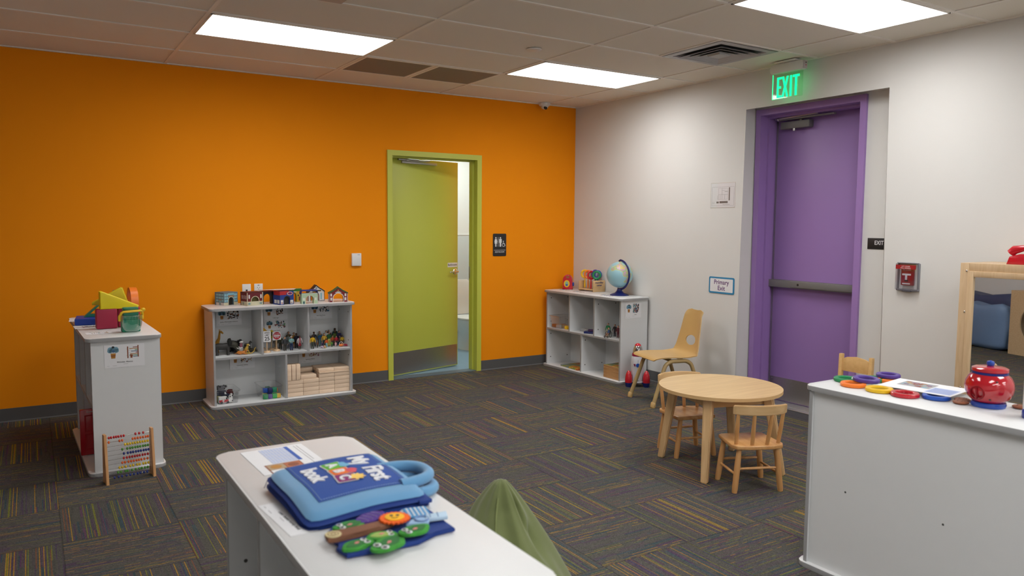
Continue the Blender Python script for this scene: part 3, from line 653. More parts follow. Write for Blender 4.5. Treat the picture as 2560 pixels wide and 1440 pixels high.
for y in (.06, -.07): MB().tube([(-.185, y, .372), (0, y, .374), (.185, y, .372)], .009, CRM).build('cross_tube', t)
# olive bean bag
OL = M('olive_bag_cloth', (.115, .14, .042), .85, var=.10, scale=5, bump=.3, bscale=900, sheen=.2)
def beanf(u, v):
    a = 2*pi*u; h = v
    c = Vector((-3.76, -4.78, 0)).lerp(Vector((-3.70, -4.56, 0)), min(1, h*1.15))
    r = .350*(1-h)**.80*(1 if h > .06 else .75+.25*h/.06)+.012*(h < .999)
    fold = 1+.06*sin(5*a+2)*h+.10*sin(2*a+.7)*h*(1-h)*2+.045*sin(9*a+6*h)*h
    dent = .16*math.exp(-((a-2.55)/.6)**2)*(1-h)*.5-.15*math.exp(-((a-5.25)/.26)**2-((h-.72)/.085)**2)-.12*math.exp(-((a-4.95)/.10)**2-((h-.84)/.09)**2)+.05*math.exp(-((a-4.55)/.16)**2)*h+.06*math.exp(-((a-(4.85+.9*(.85-h)))/.13)**2)*h*(h > .2)+.05*math.exp(-((a-3.95)/.10)**2)*h
    r = r*fold*(1+dent*2.2)
    return (c.x+r*cos(a)*.96, c.y+r*sin(a)*1.04, .002+.62*h+.012*sin(3*a)*(1-h)*h)
b = MB(); b.surf(beanf, 200, 90, OL, closed=True); b.add([beanf(i/200, 0) for i in range(200)], [tuple(range(200))[::-1]], OL); b.add([beanf(i/200, 1) for i in range(200)], [tuple(range(200))], OL)
bag = b.build('bean_bag', ang=80); tag(bag, 'olive green cloth bean bag with a creased peak behind the foreground shelf', 'bean bag')
b = MB(); b.tube([Vector(beanf(.628, k/14))*1.0+Vector((0, -.002, 0)) for k in range(1, 14)], .004, M('olive_seam', (.14, .17, .055), .8)); b.build('seam', bag)
# ---------------------------------------------------------------- mirror unit with phone
t = thing('mirror_panel', 'maple framed play mirror standing by the white wall at right edge', 'mirror', onright(-4.93, 0, -.40))
b = MB(); wd, hh = 1.2, 1.286
b.prism([(-wd/2, 0), (wd/2, 0), (wd/2, hh), (-wd/2, hh)], -.36, -.342, MAPLE); b.build('back_board', t)
def uframe(b, x0, x1, y0, y1, w, z0, z1, m, bev=0, X=None):
    for a in ((x0, x0+w, y0, y1), (x1-w, x1, y0, y1), (x0+w, x1-w, y0, y0+w), (x0+w, x1-w, y1-w, y1)): b.box(*a, z0, z1, m, bev, X)
b = MB(); uframe(b, -wd/2, wd/2, 0, hh, .05, -.02, 0, MAPLE, .002); b.build('outer_frame', t)
b = MB(); uframe(b, -wd/2+.046, wd/2-.046, .05, hh-.046, .034, -.012, .008, MAPLE, .002); b.build('inner_frame', t)
mm, n_, l_, p_ = newmat('mirror_glass'); p_.inputs['Metallic'].default_value = 1; p_.inputs['Roughness'].default_value = .0; p_.inputs['Base Color'].default_value = (.86, .88, .87, 1)
MB().box(-wd/2+.076, wd/2-.076, .08, hh-.076, -.010, -.004, mm).build('mirror_glass', t)
for x in (-wd/2, wd/2-.018): MB().box(x, x+.018, 0, hh-.018, -.342, -.02, MAPLE, .001).build('side_panel', t)
MB().box(-wd/2, wd/2, hh-.018, hh, -.342, -.02, MAPLE, .001).build('top_panel', t)
for y in (1.24, 1.0, .55): MB().ell((-wd/2+.036, y, .001), (.006, .006, .002), CHROME).build('screw', t)
t = thing('toy_telephone', 'red toy telephone on top of the maple mirror unit', 'telephone', T(-.26, -4.66, 1.286, radians(-90)))
MB().prism([(-.11, 0), (.11, 0), (.095, .045), (.04, .06), (-.04, .06), (-.095, .045)], -.085, .085, RED, T(0, 0, 0, rx=pi/2), bev=.006).build('base', t)
b = MB(); b.tube([(-.115, -.02, .062), (-.095, -.02, .082), (-.04, -.02, .094), (.04, -.02, .094), (.095, -.02, .082), (.115, -.02, .062)], [.024, .025, .016, .016, .025, .024], RED, n=14); b.build('handset', t)
b = MB(); b.lathe([(.035, 0), (.035, .006), (.02, .008), (0, .008)], PWHITE, T(0, .03, .058)); b.build('dial', t)
# things the mirror shows, by the left wall
def cushion(name, label, X, w, d, h, m):
    def f(u, v):
        a = 2*pi*u; cx = cos(a); sy = sin(a); e = 4; r = (abs(cx)**e+abs(sy)**e)**(-1/e)
        z = v; k = (1-abs(2*z-1)**5)**(1/3); wr = 1+.02*sin(7*a+9*z)+.015*sin(13*a-5*z)
        return (w/2*cx*r*(.6+.4*k)*wr, d/2*sy*r*(.55+.45*k)*wr, h*z*(1+.05*cx*sy+.06*cx*cx*(z > .9)))
    b = MB(); b.surf(f, 48, 20, m, closed=True); b.add([f(i/48, 0) for i in range(48)], [tuple(range(48))[::-1]], m); b.add([f(i/48, 1) for i in range(48)], [tuple(range(48))], m)
    o = b.build(name, X=X, ang=70); tag(o, label, 'cushion'); return o
CB1 = M('light_blue_vinyl', (.17, .27, .46), .5, bump=.3, bscale=30); CB2 = M('navy_vinyl', (.05, .07, .16), .5)
cushion('floor_cushion', 'large light blue floor cushion seen in the mirror, leaning on the grey wall', T(-5.86, -1.86, .004, radians(-75), 0, 0), .66, .22, .53, CB1)
cushion('floor_cushion', 'dark blue cushion behind the light blue one, seen in the mirror', T(-6.12, -1.74, .004, radians(-80)), .95, .26, .635, CB2)
t = thing('play_cube', 'maple plywood play cube with a large round opening, seen in the mirror', 'play cube', T(-5.88, -2.68, 0, radians(-75)))
hs = .38
def holed(b, X):
    n = 32; R = .25; c = [(R*cos(2*pi*k/n), R*sin(2*pi*k/n)) for k in range(n)]
    o_ = [(hs*cos(2*pi*k/n)/max(abs(cos(2*pi*k/n)), abs(sin(2*pi*k/n))), hs*sin(2*pi*k/n)/max(abs(cos(2*pi*k/n)), abs(sin(2*pi*k/n)))) for k in range(n)]
    vs = [(x, y, z) for z in (0, .018) for x, y in c]+[(x, y, z) for z in (0, .018) for x, y in o_]
    fs = []
    for k in range(n): q = (k+1) % n; fs += [(k, q, 2*n+q, 2*n+k), (n+k, 3*n+k, 3*n+q, n+q), (k, n+k, n+q, q), (2*n+k, 2*n+q, 3*n+q, 3*n+k)]
    b.add(vs, fs, MAPLE, X)
b = MB(); holed(b, T(0, hs, hs, rx=pi/2)); b.build('front_panel', t)
b = MB(); b.box(-hs, hs, -hs, hs-.02, 2*hs-.018, 2*hs, MAPLE); b.build('top_panel', t)
for s in (-1, 1): MB().box(min(s*hs, s*(hs-.018)), max(s*hs, s*(hs-.018)), -hs, hs-.02, 0, 2*hs-.018, MAPLE).build('side_panel', t)
MB().box(-hs+.02, hs-.02, -hs, -hs+.018, 0, 2*hs-.02, MAPLE).build('back_panel', t)
MB().box(-hs+.03, hs-.03, -hs+.03, hs-.05, 0, .012, CB2).build('inner_mat', t)
o = MB().ell((0, 0, 0), (.17, .17, .13), CB1).build('round_cushion', X=T(-5.86, -2.67, .145)); tag(o, 'round blue cushion inside the maple play cube', 'cushion')
# ---------------------------------------------------------------- bathroom fittings
t = thing('toilet', 'white toilet seen through the gap of the green door', 'toilet', T(-.60, 1.25, 0, radians(180)))
PO = M('porcelain', (.80, .82, .82), .12, var=.005, coat=.5)
b = MB()
def loft(b, secs, m, n=28, X=None):
    vs = []; 
    for (w_, d_, cy, z) in secs: vs += [(w_*cos(2*pi*k/n), cy+d_*sin(2*pi*k/n), z) for k in range(n)]
    fs = [(j*n+k, j*n+(k+1) % n, (j+1)*n+(k+1) % n, (j+1)*n+k) for j in range(len(secs)-1) for k in range(n)]
    fs += [tuple(range(n))[::-1], tuple((len(secs)-1)*n+k for k in range(n))]; b.add(vs, fs, m, X)
loft(b, [(.12, .2, -.05, 0), (.115, .19, -.05, .1), (.12, .2, -.02, .2), (.17, .25, .02, .3), (.185, .27, .03, .37)], PO); b.build('bowl', t)
b = MB(); loft(b, [(.185, .265, .03, .372), (.188, .27, .03, .38), (.185, .265, .03, .392)], PWHITE); b.build('seat', t)
b = MB(); loft(b, [(.18, .02, -.24, .40), (.185, .02, -.25, .60), (.15, .02, -.255, .78), (.10, .015, -.26, .82)], PWHITE); b.build('lid', t)
b = MB(); b.lathe([(.05, 0), (.05, .02), (.03, .03), (.03, .10), (0, .10)], CHROME, T(0, -.40, .70, rx=-pi/2)); b.build('flush_valve', t)
t = thing('grab_bar', 'steel grab bar on the bathroom wall above the toilet', 'grab bar', T(-.7, 1.74, .62))
b = MB(); b.tube([(-.4, 0, 0), (-.4, -.07, 0), (-.37, -.08, 0), (.37, -.08, 0), (.4, -.07, 0), (.4, 0, 0)], .018, STEEL, n=14); b.build('bar', t)
for x in (-.4, .4): MB().lathe([(.04, 0), (.04, .006), (0, .008)], STEEL, T(x, 0, 0, rx=pi/2)).build('flange', t)
# ---------------------------------------------------------------- label cards
INK = M('print_black', (.02, .02, .02), .7); PB1 = M('print_blue', (.20, .40, .52), .7); PB2 = M('print_dark_blue', (.05, .13, .25), .7)
POR = M('print_amber', (.45, .20, .03), .7); PRU = M('print_rust', (.25, .07, .03), .7); PG = M('print_grey2', (.35, .35, .36), .7); PGN = M('print_green', (.12, .30, .12), .7); PPK = M('print_plum', (.24, .07, .14), .7); PTN = M('print_tan', (.42, .30, .18), .7)
def balloon(b, x, y, s, Z):
    for a, r in ((0, .26), (.9, .26), (-.9, .26), (1.75, .22), (-1.75, .22), (2.3, .15), (-2.3, .15)): b.prism(ngon(r*s, 12, cx=x+.33*s*sin(a), cy=y+.28*s+.30*s*cos(a)*.6), 0, .0003, PB1, Z)
    b.prism(ngon(.12*s, 10, cx=x, cy=y+.62*s), .0001, .0004, INK, Z); b.prism(ngon(.16*s, 10, cx=x+.02*s, cy=y+.22*s), .0001, .0004, PB2, Z)
    b.prism([(x-.24*s, y-.02*s), (x+.24*s, y-.02*s), (x+.19*s, y-.55*s), (x-.19*s, y-.55*s)], .0001, .0004, POR, Z); b.box(x-.22*s, x+.22*s, y-.32*s, y-.22*s, .0002, .0005, PRU, 0, Z)
def card(name, label, X, w, h, title, cols, pw=.5, ph=.55, n=26, seed=1, title_size=None, cat='label card', group=None, tx=0, balloon_on=True):
    """white printed card: small balloon logo, a picture of the toys and a title"""
    t = thing(name, label, cat, X, group); MB().box(-w/2, w/2, -h/2, h/2, 0, .0006, PAPER).build('sheet', t)
    b = MB(); Z = T(0, 0, .0007); rnd = random.Random(seed)
    if balloon_on: balloon(b, -w*.28, h*.14, h*.42, Z); 
    if balloon_on: b.build('logo', t); b = MB()
    cx, cy = (w*.16, h*.16) if balloon_on else (0, h*.05)
    for k in range(int(n*1.8)):
        px, py = cx+(rnd.random()-.5)*w*pw*.86, cy+(rnd.random()-.5)*h*ph*.86
        a, c = w*(.012+.018*rnd.random()), h*(.02+.035*rnd.random())
        b.box(px-a, px+a, py-c, py+c, k*.00001, .0003+k*.00001, rnd.choice(cols), 0, Z)
    b.build('picture', t)
    b = MB(); b.text(title, title_size or h*.085, INK, Z @ T(tx, -h*.27, 0), off=.01); b.box(-.04*w, .08*w, -h*.365, -h*.355, 0, .0003, PG, 0, Z); b.box(-w*.44, -w*.38, -h*.42, -h*.41, 0, .0003, PG, 0, Z); b.box(-w*.3, -w*.2, -h*.42, -h*.41, 0, .0003, PG, 0, Z); b.build('title', t)
    return t
t = card('label_card', 'white Wooden Abacus card on end of the left shelf', S_LEFT @ frame((.5785, .0, .700), (0, 1, 0), (0, 0, 1)), .215, .135, 'Wooden Abacus', [PPK], n=0, title_size=.0125, tx=.0)
b = MB(); Z = T(.045, .018, .0008)
b.box(-.031, -.025, -.035, .035, 0, .0004, PRU, 0, Z); b.box(.025, .031, -.03, .04, 0, .0004, PRU, 0, Z)
for k, (m, a) in enumerate(((PRU, 0), (POR, -.02), (PGN, .01), (PB2, -.01), (PPK, .015), (POR, -.015), (PGN, -.02), (PB2, 0))): b.box(a, .026, .028-.008*k, .031-.008*k+.001, 0, .0004, m, 0, Z); b.box(-.026, a-.018, .0285-.008*k, .0295-.008*k, 0, .0003, PG, 0, Z)
b.prism([(-.014, -.034), (-.004, -.034), (-.001, -.015), (-.016, -.012)], 0, .0005, PRU, Z); b.build('picture', t)
sm = lambda x, z, yy=.152: S_MID @ frame((x, yy-.0005, z), (1, 0, 0), (0, 0, 1))
card('label_card', 'Jumbo Wild Animals Collection card in upper left bay', sm(-.386, .695), .205, .135, 'Jumbo Wild Animals Collection', [INK, PRU, INK, PTN, PG], seed=3, title_size=.011, n=34)
card('label_card', 'Traffic Signs card in the upper middle bay', sm(.003, .705), .205, .135, 'Traffic Signs', [INK, PG, PRU], seed=4, title_size=.011, n=22, pw=.3)
card('label_card', 'Career People card below the Traffic Signs card', sm(.006, .590), .205, .12, 'Career People', [INK, PPK, PB2, PGN, PRU], seed=5, title_size=.011, n=30)
card('label_card', 'Block Play People card in the upper right bay', sm(.405, .705), .205, .135, 'Block Play People', [INK, INK, PG, PB2], seed=6, title_size=.011, n=20)
card('label_card', 'Community Vehicles card in the lower left bay', sm(-.285, .318), .205, .135, 'Community Vehicles', [PRU, PTN, INK, POR, PG], seed=7, title_size=.011, n=30)
card('label_card', 'Hardwood Blocks card in the lower right bay', sm(.30, .318), .205, .135, 'Hardwood Blocks', [PRU, PTN, PPK, PTN], seed=8, title_size=.011, n=30)
card('label_card', 'white card with dark picture on the near end of the globe shelf', S_RIGHT @ frame((.5785, -.008, .685), (0, 1, 0), (0, 0, 1)), .205, .14, 'Puzzles', [INK, PB2, PPK, M('print_teal', (.05, .28, .3), .7), PRU, PG], seed=9, title_size=.010, n=60, pw=.38, ph=.66, tx=.028)
TZ = .8075; ZL = .8165
card('printed_sheet', 'printed sheet under the red box at orange wall end of the globe shelf', T(-.27, -.20, TZ-.001, radians(-80)), .19, .14, '', [POR, PTN, PG], seed=11, n=16)
card('printed_sheet', 'printed sheet in front of the magnifier rack on the globe shelf', T(-.29, -.46, TZ-.001, radians(-84)), .20, .13, '', [INK, PTN, PG, PPK], seed=12, n=24)
card('printed_sheet', 'printed sheet in front of the globe base', T(-.30, -.92, TZ-.001, radians(-84)), .20, .13, '', [PB2, PPK, PG], seed=13, n=22)
card('printed_sheet', 'printed sheet at near corner of the left shelf top, pink and green picture', T(-4.70, -1.50, ZL-.001, radians(4)), .14, .10, '', [POR, PPK, M('print_mint', (.4, .62, .5), .7), PB2], seed=14, n=22, balloon_on=False, ph=.7, pw=.8)
card('printed_sheet', 'printed sheet lying in front of the blue block on left shelf', T(-4.73, -1.16, ZL-.001, radians(2)), .17, .15, '', [PB2, PPK, PG], seed=15, n=22, balloon_on=False)
card('printed_sheet', 'printed sheet behind the blue block at the far end of left shelf', T(-4.74, -.72, ZL-.001, radians(-4)), .17, .2, '', [POR, PG, PB2], seed=16, n=14, balloon_on=False)
# ---------------------------------------------------------------- left shelf toys
def tprism(name, label, poly, d, m, X, cat='block', group=None, bev=.008, hole=None):
    b = MB()
    if hole:
        n = len(poly); vs = [(x, y, z) for z in (-d/2, d/2) for x, y in poly]+[(x, y, z) for z in (-d/2, d/2) for x, y in hole]; fs = []
        for k in range(n): q = (k+1) % n; fs += [(k, q, n+q, n+k), (2*n+k, 3*n+k, 3*n+q, 2*n+q), (n+k, n+q, 3*n+q, 3*n+k), (q, k, 2*n+k, 2*n+q)]
        b.add(vs, fs, m)
    else: b.prism(poly, -d/2, d/2, m, bev=bev, seg=3)
    return tag(b.build(name, X=X), label, cat, group)
Zt = .816
tprism('foam_block', 'flat bright blue slab block lying at far end of the left shelf', [(-.065, -.09), (.085, -.11), (.085, .10), (-.045, .12)], .042, M('royal_blue_foam', (.005, .045, .35), .5), T(-4.742, -.97, Zt+.021), bev=.004)
TG = M('jade_plastic', (.015, .22, .13), .45)
tprism('open_triangle_block', 'green open triangle block behind the magenta block on left shelf', [(-.10, 0), (.10, 0), (.10, .17), (.085, .17)], .05, TG, T(-4.65, -.95, Zt+.043, 0, rx=pi/2), hole=[(-.065, .018), (.082, .018), (.082, .15), (.078, .15)])
MAG2 = M('crimson_foam', (.36, .010, .048), .5)
for i, (x, y, lab) in enumerate(((-4.642, -1.30, 'crimson red square block below the front yellow wedge'), (-4.51, -1.245, 'second crimson block behind the green viewer toy'))):
    tprism('foam_block', lab, rrect(.118 if i == 0 else .13, .125, .008, 3), .06, MAG2, T(x, y, Zt+.0635, radians(4), pi/2), group=None, bev=.005)
tprism('wedge_block', 'yellow wedge block in front, on top of the crimson blocks', [(-.108, -.052), (.110, -.056), (.114, -.038), (-.095, .060), (-.108, .058)], .05, LYEL, T(-4.570, -1.30, Zt+.178, radians(6), pi/2+.02), bev=.006)
tprism('wedge_block', 'yellow wedge block behind, tilted up against the orange arch', [(-.115, -.03), (.085, -.045), (.095, -.03), (.062, .075), (.048, .078), (-.115, -.015)], .05, M('yellow_foam', (.66, .52, .006), .5), T(-4.597, -1.20, Zt+.173, radians(-6), pi/2), bev=.006)
b = MB()
n = 24; prof = [(.093, -.022), (.093, .022), (.074, .022), (.074, -.022)]; vs = []; fs = []
for k in range(n+1):
    a = pi*k/n
    vs += [(r*cos(a), z, r*sin(a)) for r, z in prof]
for k in range(n): fs += [(4*k+i, 4*k+(i+1) % 4, 4*k+4+(i+1) % 4, 4*k+4+i) for i in range(4)]
fs += [(3, 2, 1, 0), (4*n, 4*n+1, 4*n+2, 4*n+3)]
for x0 in (-.093, .074): b.box(x0, x0+.019, -.022, .022, -.148, 0, ORG)
b.add(vs, fs, ORG); tag(b.build('arch_block', X=T(-4.470, -1.12, Zt+.149, radians(93))), 'orange arch block standing upright at the back of the yellow wedges', 'block')
# viewer toy: green body with clear cup and yellow bracket
t = thing('bug_viewer', 'green toy viewer with clear round cup and yellow bracket on left shelf', 'toy viewer', T(-4.524, -1.545, Zt, radians(4)))
b = MB(); b.box(-.052, .052, .0, .055, 0, .075, TG, .006); b.box(-.042, .044, .004, .05, .07, .150, TG, .006); b.build('body', t)
b = MB(); b.box(-.040, .042, -.006, .002, .128, .147, M('dark_green_plastic', (.008, .14, .06), .35), .004); b.build('eyepiece', t)
b = MB(); b.tube([(-.068, -.012, .072), (-.066, -.014, .10), (-.055, -.016, .122), (-.045, -.018, .127), (.05, -.018, .130), (.06, -.015, .128), (.063, -.012, .108), (.058, -.01, .082)], .0075, YEL, n=8); b.box(.045, .068, -.02, .0, .078, .10, YEL, .004); b.ell((.066, -.012, .135), (.014, .012, .012), YEL); b.ell((-.068, -.012, .09), (.008, .01, .02), YEL); b.build('bracket', t)
b = MB(); cu = clear('clear_cup', (.95, 1, .97), .2, .08); pr = [(.035, .0), (.045, .008), (.053, .03), (.056, .055), (.058, .075), (.058, .095)]
b.lathe(pr, cu, T(-.003, -.038, .012)); b.torus(.058, .0018, cu, T(-.003, -.038, .107)); b.build('clear_cup', t)
# abacus
t = thing('abacus', 'wooden abacus with ten rows of coloured beads leaning at left shelf', 'abacus', T(-4.592, -1.885, 0, radians(8.5)))
AW = wood('abacus_wood', srgb(196, 140, 88), srgb(214, 164, 112), 2)
for x in (-.125, .125):
    b = MB(); b.prism([(-.042, 0), (-.018, 0), (-.012, .012), (.012, .012), (.018, 0), (.042, 0), (.022, .284), (-.012, .284)], -.0075, .0075, AW, T(x, 0, 0) @ frame((0, 0, 0), (0, 1, 0), (0, 0, 1)), bev=.002); b.build('side_frame', t)
BC = [M('bead_red', (.45, .01, .015), .3, coat=.3), M('bead_orange', (.75, .13, .02), .3, coat=.3), M('bead_yellow', (.75, .52, .01), .3, coat=.3), M('bead_green', (.07, .28, .03), .3, coat=.3), M('bead_blue', (.012, .03, .22), .3, coat=.3)]
rows = [[.03, .085, .15, .205, .26, .325, .385, .67, .76, .86], [.025, .28, .345, .60, .66, .725, .79, .855, .92, .975], [.41+.062*k for k in range(10)], [.34, .46, .53, .59, .66, .72, .78, .85, .91, .97], [.375, .47, .54, .60, .67, .73, .79, .86, .92, .98],
        [.37, .445, .51, .575, .64, .70, .76, .83, .89, .96], [.33, .395, .48, .545, .61, .68, .74, .80, .87, .95], [.26, .33, .41, .52, .59, .69, .75, .84, .90, .97], [.22, .29, .40, .45, .56, .65, .74, .80, .88, .95], [.13, .23, .31, .42, .51, .60, .69, .76, .85, .93]]
bead = None
for r, row in enumerate(rows):
    z = .262-.0262*r; wv = MB().cyl((-.119, 0, z), (.119, 0, z), .0013, CHROME, n=6).build('wire', t)
    pr_ = None
    for k, u in enumerate(row):
        X = T(-.110+.220*u, 0, z)
        if pr_ is None: pr_ = MB().ell((0, 0, 0), (.0062, .0084, .0084), BC[r % 5], n=14, k=8).build('bead', wv, X)
        else:
            c = pr_.copy(); COL.objects.link(c); c.parent = wv; c.matrix_local = X
# red tray and bag in the left shelf
t = thing('red_game_frame', 'red plastic game frame standing in lower near bay of left shelf', 'game', T(-4.70, -1.32, .024, radians(3)))
b = MB(); b.box(-.11, .11, 0, .02, 0, .292, RED, .004); b.build('frame', t)
b = MB(); 
for zz in (.03, .15): uframe(b, -.085, .085, zz, zz+.105, .008, 0, .004, RED, 0, frame((0, 0, 0), (1, 0, 0), (0, 0, 1)))
b.build('panel_moulding', t); b = MB(); b.text('Gameboard', .014, W, frame((-.04, -.0005, .275), (1, 0, 0), (0, 0, 1))); b.build('lettering', t)
t = thing('bag_of_pieces', 'clear bag of red and yellow pieces beside the red game frame', 'bag', T(-4.70, -1.42, .024))
MB().lathe([(.035, 0), (.045, .03), (.04, .08), (.02, .12)], CLEAR, n=18).build('bag', t)
rr_ = random.Random(3)
for k in range(14): MB().ell((rr_.uniform(-.026, .026), rr_.uniform(-.026, .026), .012+.012*(k//4)), (.011, .011, .006), rr_.choice((RED, YEL))).build('game_piece', t)
t = thing('wooden_rack', 'small pale wooden rack on the middle shelf of left shelf unit', 'rack', S_LEFT @ T(-.30, -.06, .41))
for k in range(3): MB().box(-.05+.04*k, -.042+.04*k, -.09, .08, 0, .09, PINE, .001).build('slat', t)
MB().box(-.055, .05, -.09, .08, -.0, .006, PINE).build('base', t)
# ---------------------------------------------------------------- toy buildings on the middle shelf
def arch(cx, r, h, n=8): return [(cx-r, 0)]+[(cx-r*cos(pi*k/n), h-r+r*sin(pi*k/n)) for k in range(n+1)]+[(cx+r, 0)]
def building(name, label, X, outline, depth, cols, ar=None, deco=(), side_deco=(), closed=False, roof=None, back=False):
    """outline: front (x,z) polygon without the arch; extruded in +y. front face at y=0"""
    body, trim, hollow = cols
    t = thing(name, label, 'toy building', X)
    poly = outline[:1]+(arch(*ar)[:] if ar else [])+outline[1:]
    F = frame((0, 0, 0), (1, 0, 0), (0, 0, 1))
    MB().prism(poly, -depth, 0, body, F, side=body).build('body', t)
    if ar and closed: MB().prism(arch(*ar), -.02, -.015, hollow, F).build('tunnel_end', t)
    b = MB()
    if ar: 
        a = arch(*ar); o = arch(ar[0], ar[1]+.005, ar[2]+.005); b.prism(a+o[::-1], 0, .0008, trim, F)
    for x0, x1, z0, z1, m in deco: b.box(x0, x1, z0, z1, 0, .0008, m, 0, F)
    L = frame((min(p[0] for p in outline), 0, 0), (0, -1, 0), (0, 0, 1))
    for x0, x1, z0, z1, m in side_deco: b.box(-x1, -x0, z0, z1, 0, .0008, m, 0, L)
    b.build('printed_facade', t)
    if roof: roof(t)
    return t
C_ = lambda n, r, g, bb: M('toy_'+n, srgb(r, g, bb), .6)
steel_b, glass_b, cream_b, brick, dk, wht = C_('steelblue', 96, 120, 132), C_('glass', 130, 178, 190), C_('cream', 196, 190, 160), C_('brick', 96, 18, 26), C_('dark', 34, 30, 24), C_('white', 210, 208, 204)
cob, mint, roofb, bred, rgrn, bblk, olive, yel_b, red_b, kraft = C_('cobalt', 32, 56, 130), C_('mint', 168, 192, 160), C_('roofblue', 44, 56, 130), C_('barnred', 118, 26, 34), C_('roofgreen', 56, 92, 50), C_('black', 34, 28, 34), C_('olive', 84, 76, 30), C_('yellowb', 190, 150, 40), C_('redstripe', 170, 34, 40), C_('kraft', 170, 120, 74)
zt = .8085
wins = [(x, x+w, z, z+.017, glass_b) for z in (.028, .052, .076) for x, w in ((.006, .016), (.026, .014), (.098, .03))]
building('toy_building', 'grey blue office toy building at left end of the toy shelf top', T(-3.698, -.165, zt, radians(25)), [(0, 0), (.135, 0), (.135, .106), (0, .106)], .118, (steel_b, cream_b, dk), (.07, .025, .066), [(.042, .10, .07, .078, kraft), (0, .042, 0, .022, cream_b), (.098, .135, 0, .022, cream_b), (.04, .1, .084, .099, glass_b)]+wins,
         [(.006+.034*k, .034+.034*k, z, z+.016, glass_b) for k in range(3) for z in (.03, .054, .078)]+[(.03, .07, .038, .05, kraft), (.0, .1, 0, .022, wht), (.038, .062, .0, .034, glass_b)], closed=True)
building('toy_building', 'dark red fire station toy building with arched door, second from left', T(-3.543, -.290, zt, radians(14)), [(0, 0), (.142, 0), (.142, .112), (0, .112)], .112, (brick, cream_b, olive), (.072, .032, .074), [(0, .142, 0, .035, cream_b), (0, .142, .108, .112, dk), (0, .006, 0, .108, cream_b), (.136, .142, 0, .108, cream_b), (.014, .026, .06, .09, wht), (.118, .13, .06, .09, wht), (.01, .03, .008, .026, glass_b), (.112, .132, .008, .026, glass_b)],
         [(0, .1, 0, .035, cream_b), (0, .1, .108, .112, dk)]+[(.015+.03*k, .023+.03*k, .055, .085, wht) for k in range(3)]+[(.05, .07, .008, .028, glass_b)], closed=True)
def canopy(t):
    MB().add([(-.12, .12, .118), (.085, -.004, .118), (.142, .03, .135), (-.05, .14, .135)]+[(-.12, .12, .115), (.085, -.004, .115), (.142, .03, .132), (-.05, .14, .132)], [(0, 1, 2, 3), (7, 6, 5, 4), (0, 4, 5, 1), (1, 5, 6, 2), (2, 6, 7, 3), (3, 7, 4, 0)], wht).build('canopy', t)
b3 = building('toy_building', 'cobalt blue store toy building with white and red slanted roof', T(-3.286, -.335, zt, radians(15)), [(0, 0), (.128, 0), (.128, .112), (0, .112)], .11, (cob, dk, dk), (.066, .026, .068), [(.0, .06, .082, .115, red_b), (.06, .085, .098, .115, red_b), (.006, .03, .006, .04, wht), (.094, .122, .006, .036, wht), (.010, .026, .010, .02, red_b), (.098, .118, .010, .02, red_b)], [(.0, .1, .08, .115, red_b), (.01, .045, .01, .04, wht), (.055, .09, .01, .04, wht)], closed=True)
b = MB(); F = frame((.092, -.001, .092), (1, 0, 0), (0, 0, 1)); b.prism(ngon(.026, 24, .015), 0, .001, wht, F); b.prism(ngon(.022, 24, .0115), .001, .0015, red_b, F); b.box(-.013, .013, -.005, .005, .0015, .002, cob, 0, F); b.build('oval_sign', b3)
MB().prism([(.03, .03), (.15, -.06), (.30, -.085), (.36, .05)], 0, .003, wht, T(-3.46, -.215, zt+.1185, radians(0)), side=red_b).build('flat_roof', b3, b3.matrix_world.inverted() @ Matrix())
building('toy_building', 'black red toy building with open arch behind the cobalt store', T(-3.405, -.20, zt, radians(2)), [(0, 0), (.10, 0), (.10, .110), (0, .110)], .05, (bblk, dk, dk), (.052, .032, .085), [(0, .1, .1, .11, brick)])
building('toy_building', 'yellow and green roofed toy building behind the cobalt store', T(-3.178, -.125, zt, radians(-4)), [(0, 0), (.135, 0), (.135, .115), (0, .115)], .05, (yel_b, C_('green', 40, 110, 40), dk), (.05, .036, .086), [(0, .135, .092, .115, C_('green', 60, 140, 50)), (.0, .09, .084, .09, wht), (.10, .112, .05, .062, dk), (.11, .125, .01, .045, brick)])
def roofg(n, m, pts): 
    def f(t):
        b = MB(); F = frame((0, 0, 0), (1, 0, 0), (0, 0, 1))
        b.prism(pts+[(x, z-.010) for x, z in pts[::-1]], -.062, .004, m, F); b.build('roof', t)
    return f
building('toy_building', 'mint green toy station with flat blue roof, front right of the cobalt store', T(-3.108, -.345, zt, radians(-3)), [(0, 0), (.136, 0), (.136, .09), (0, .09)], .055, (mint, cream_b, dk), (.070, .034, .07), [(.012, .026, .03, .052, wht), (.112, .126, .03, .052, wht), (.012, .026, 0, .022, C_('tealdark', 40, 80, 90)), (0, .136, .086, .09, wht)], roof=roofg('b', roofb, [(-.004, .092), (.004, .118), (.132, .118), (.140, .092)]))
g1 = [(-.002, .082), (.032, .104), (.036, .104), (.072, .142), (.108, .112), (.112, .112), (.147, .088)]
building('toy_building', 'white and black toy barn with high gable behind the mint station', T(-2.985, -.13, zt, radians(-2)), [(0, 0), (.145, 0), (.145, .082), (.108, .105), (.072, .136), (.036, .10), (0, .082)], .06, (wht, bblk, dk), (.058, .034, .08), [(.0, .004, 0, .08, bblk), (.141, .145, 0, .08, bblk), (.1, .145, 0, .004, bblk), (.108, .122, .014, .07, glass_b), (.03, .115, .084, .096, olive), (.064, .08, .106, .118, steel_b)], roof=roofg('w', bblk, g1))
g2 = [(-.004, .082), (.038, .104), (.08, .134), (.122, .104), (.164, .082)]
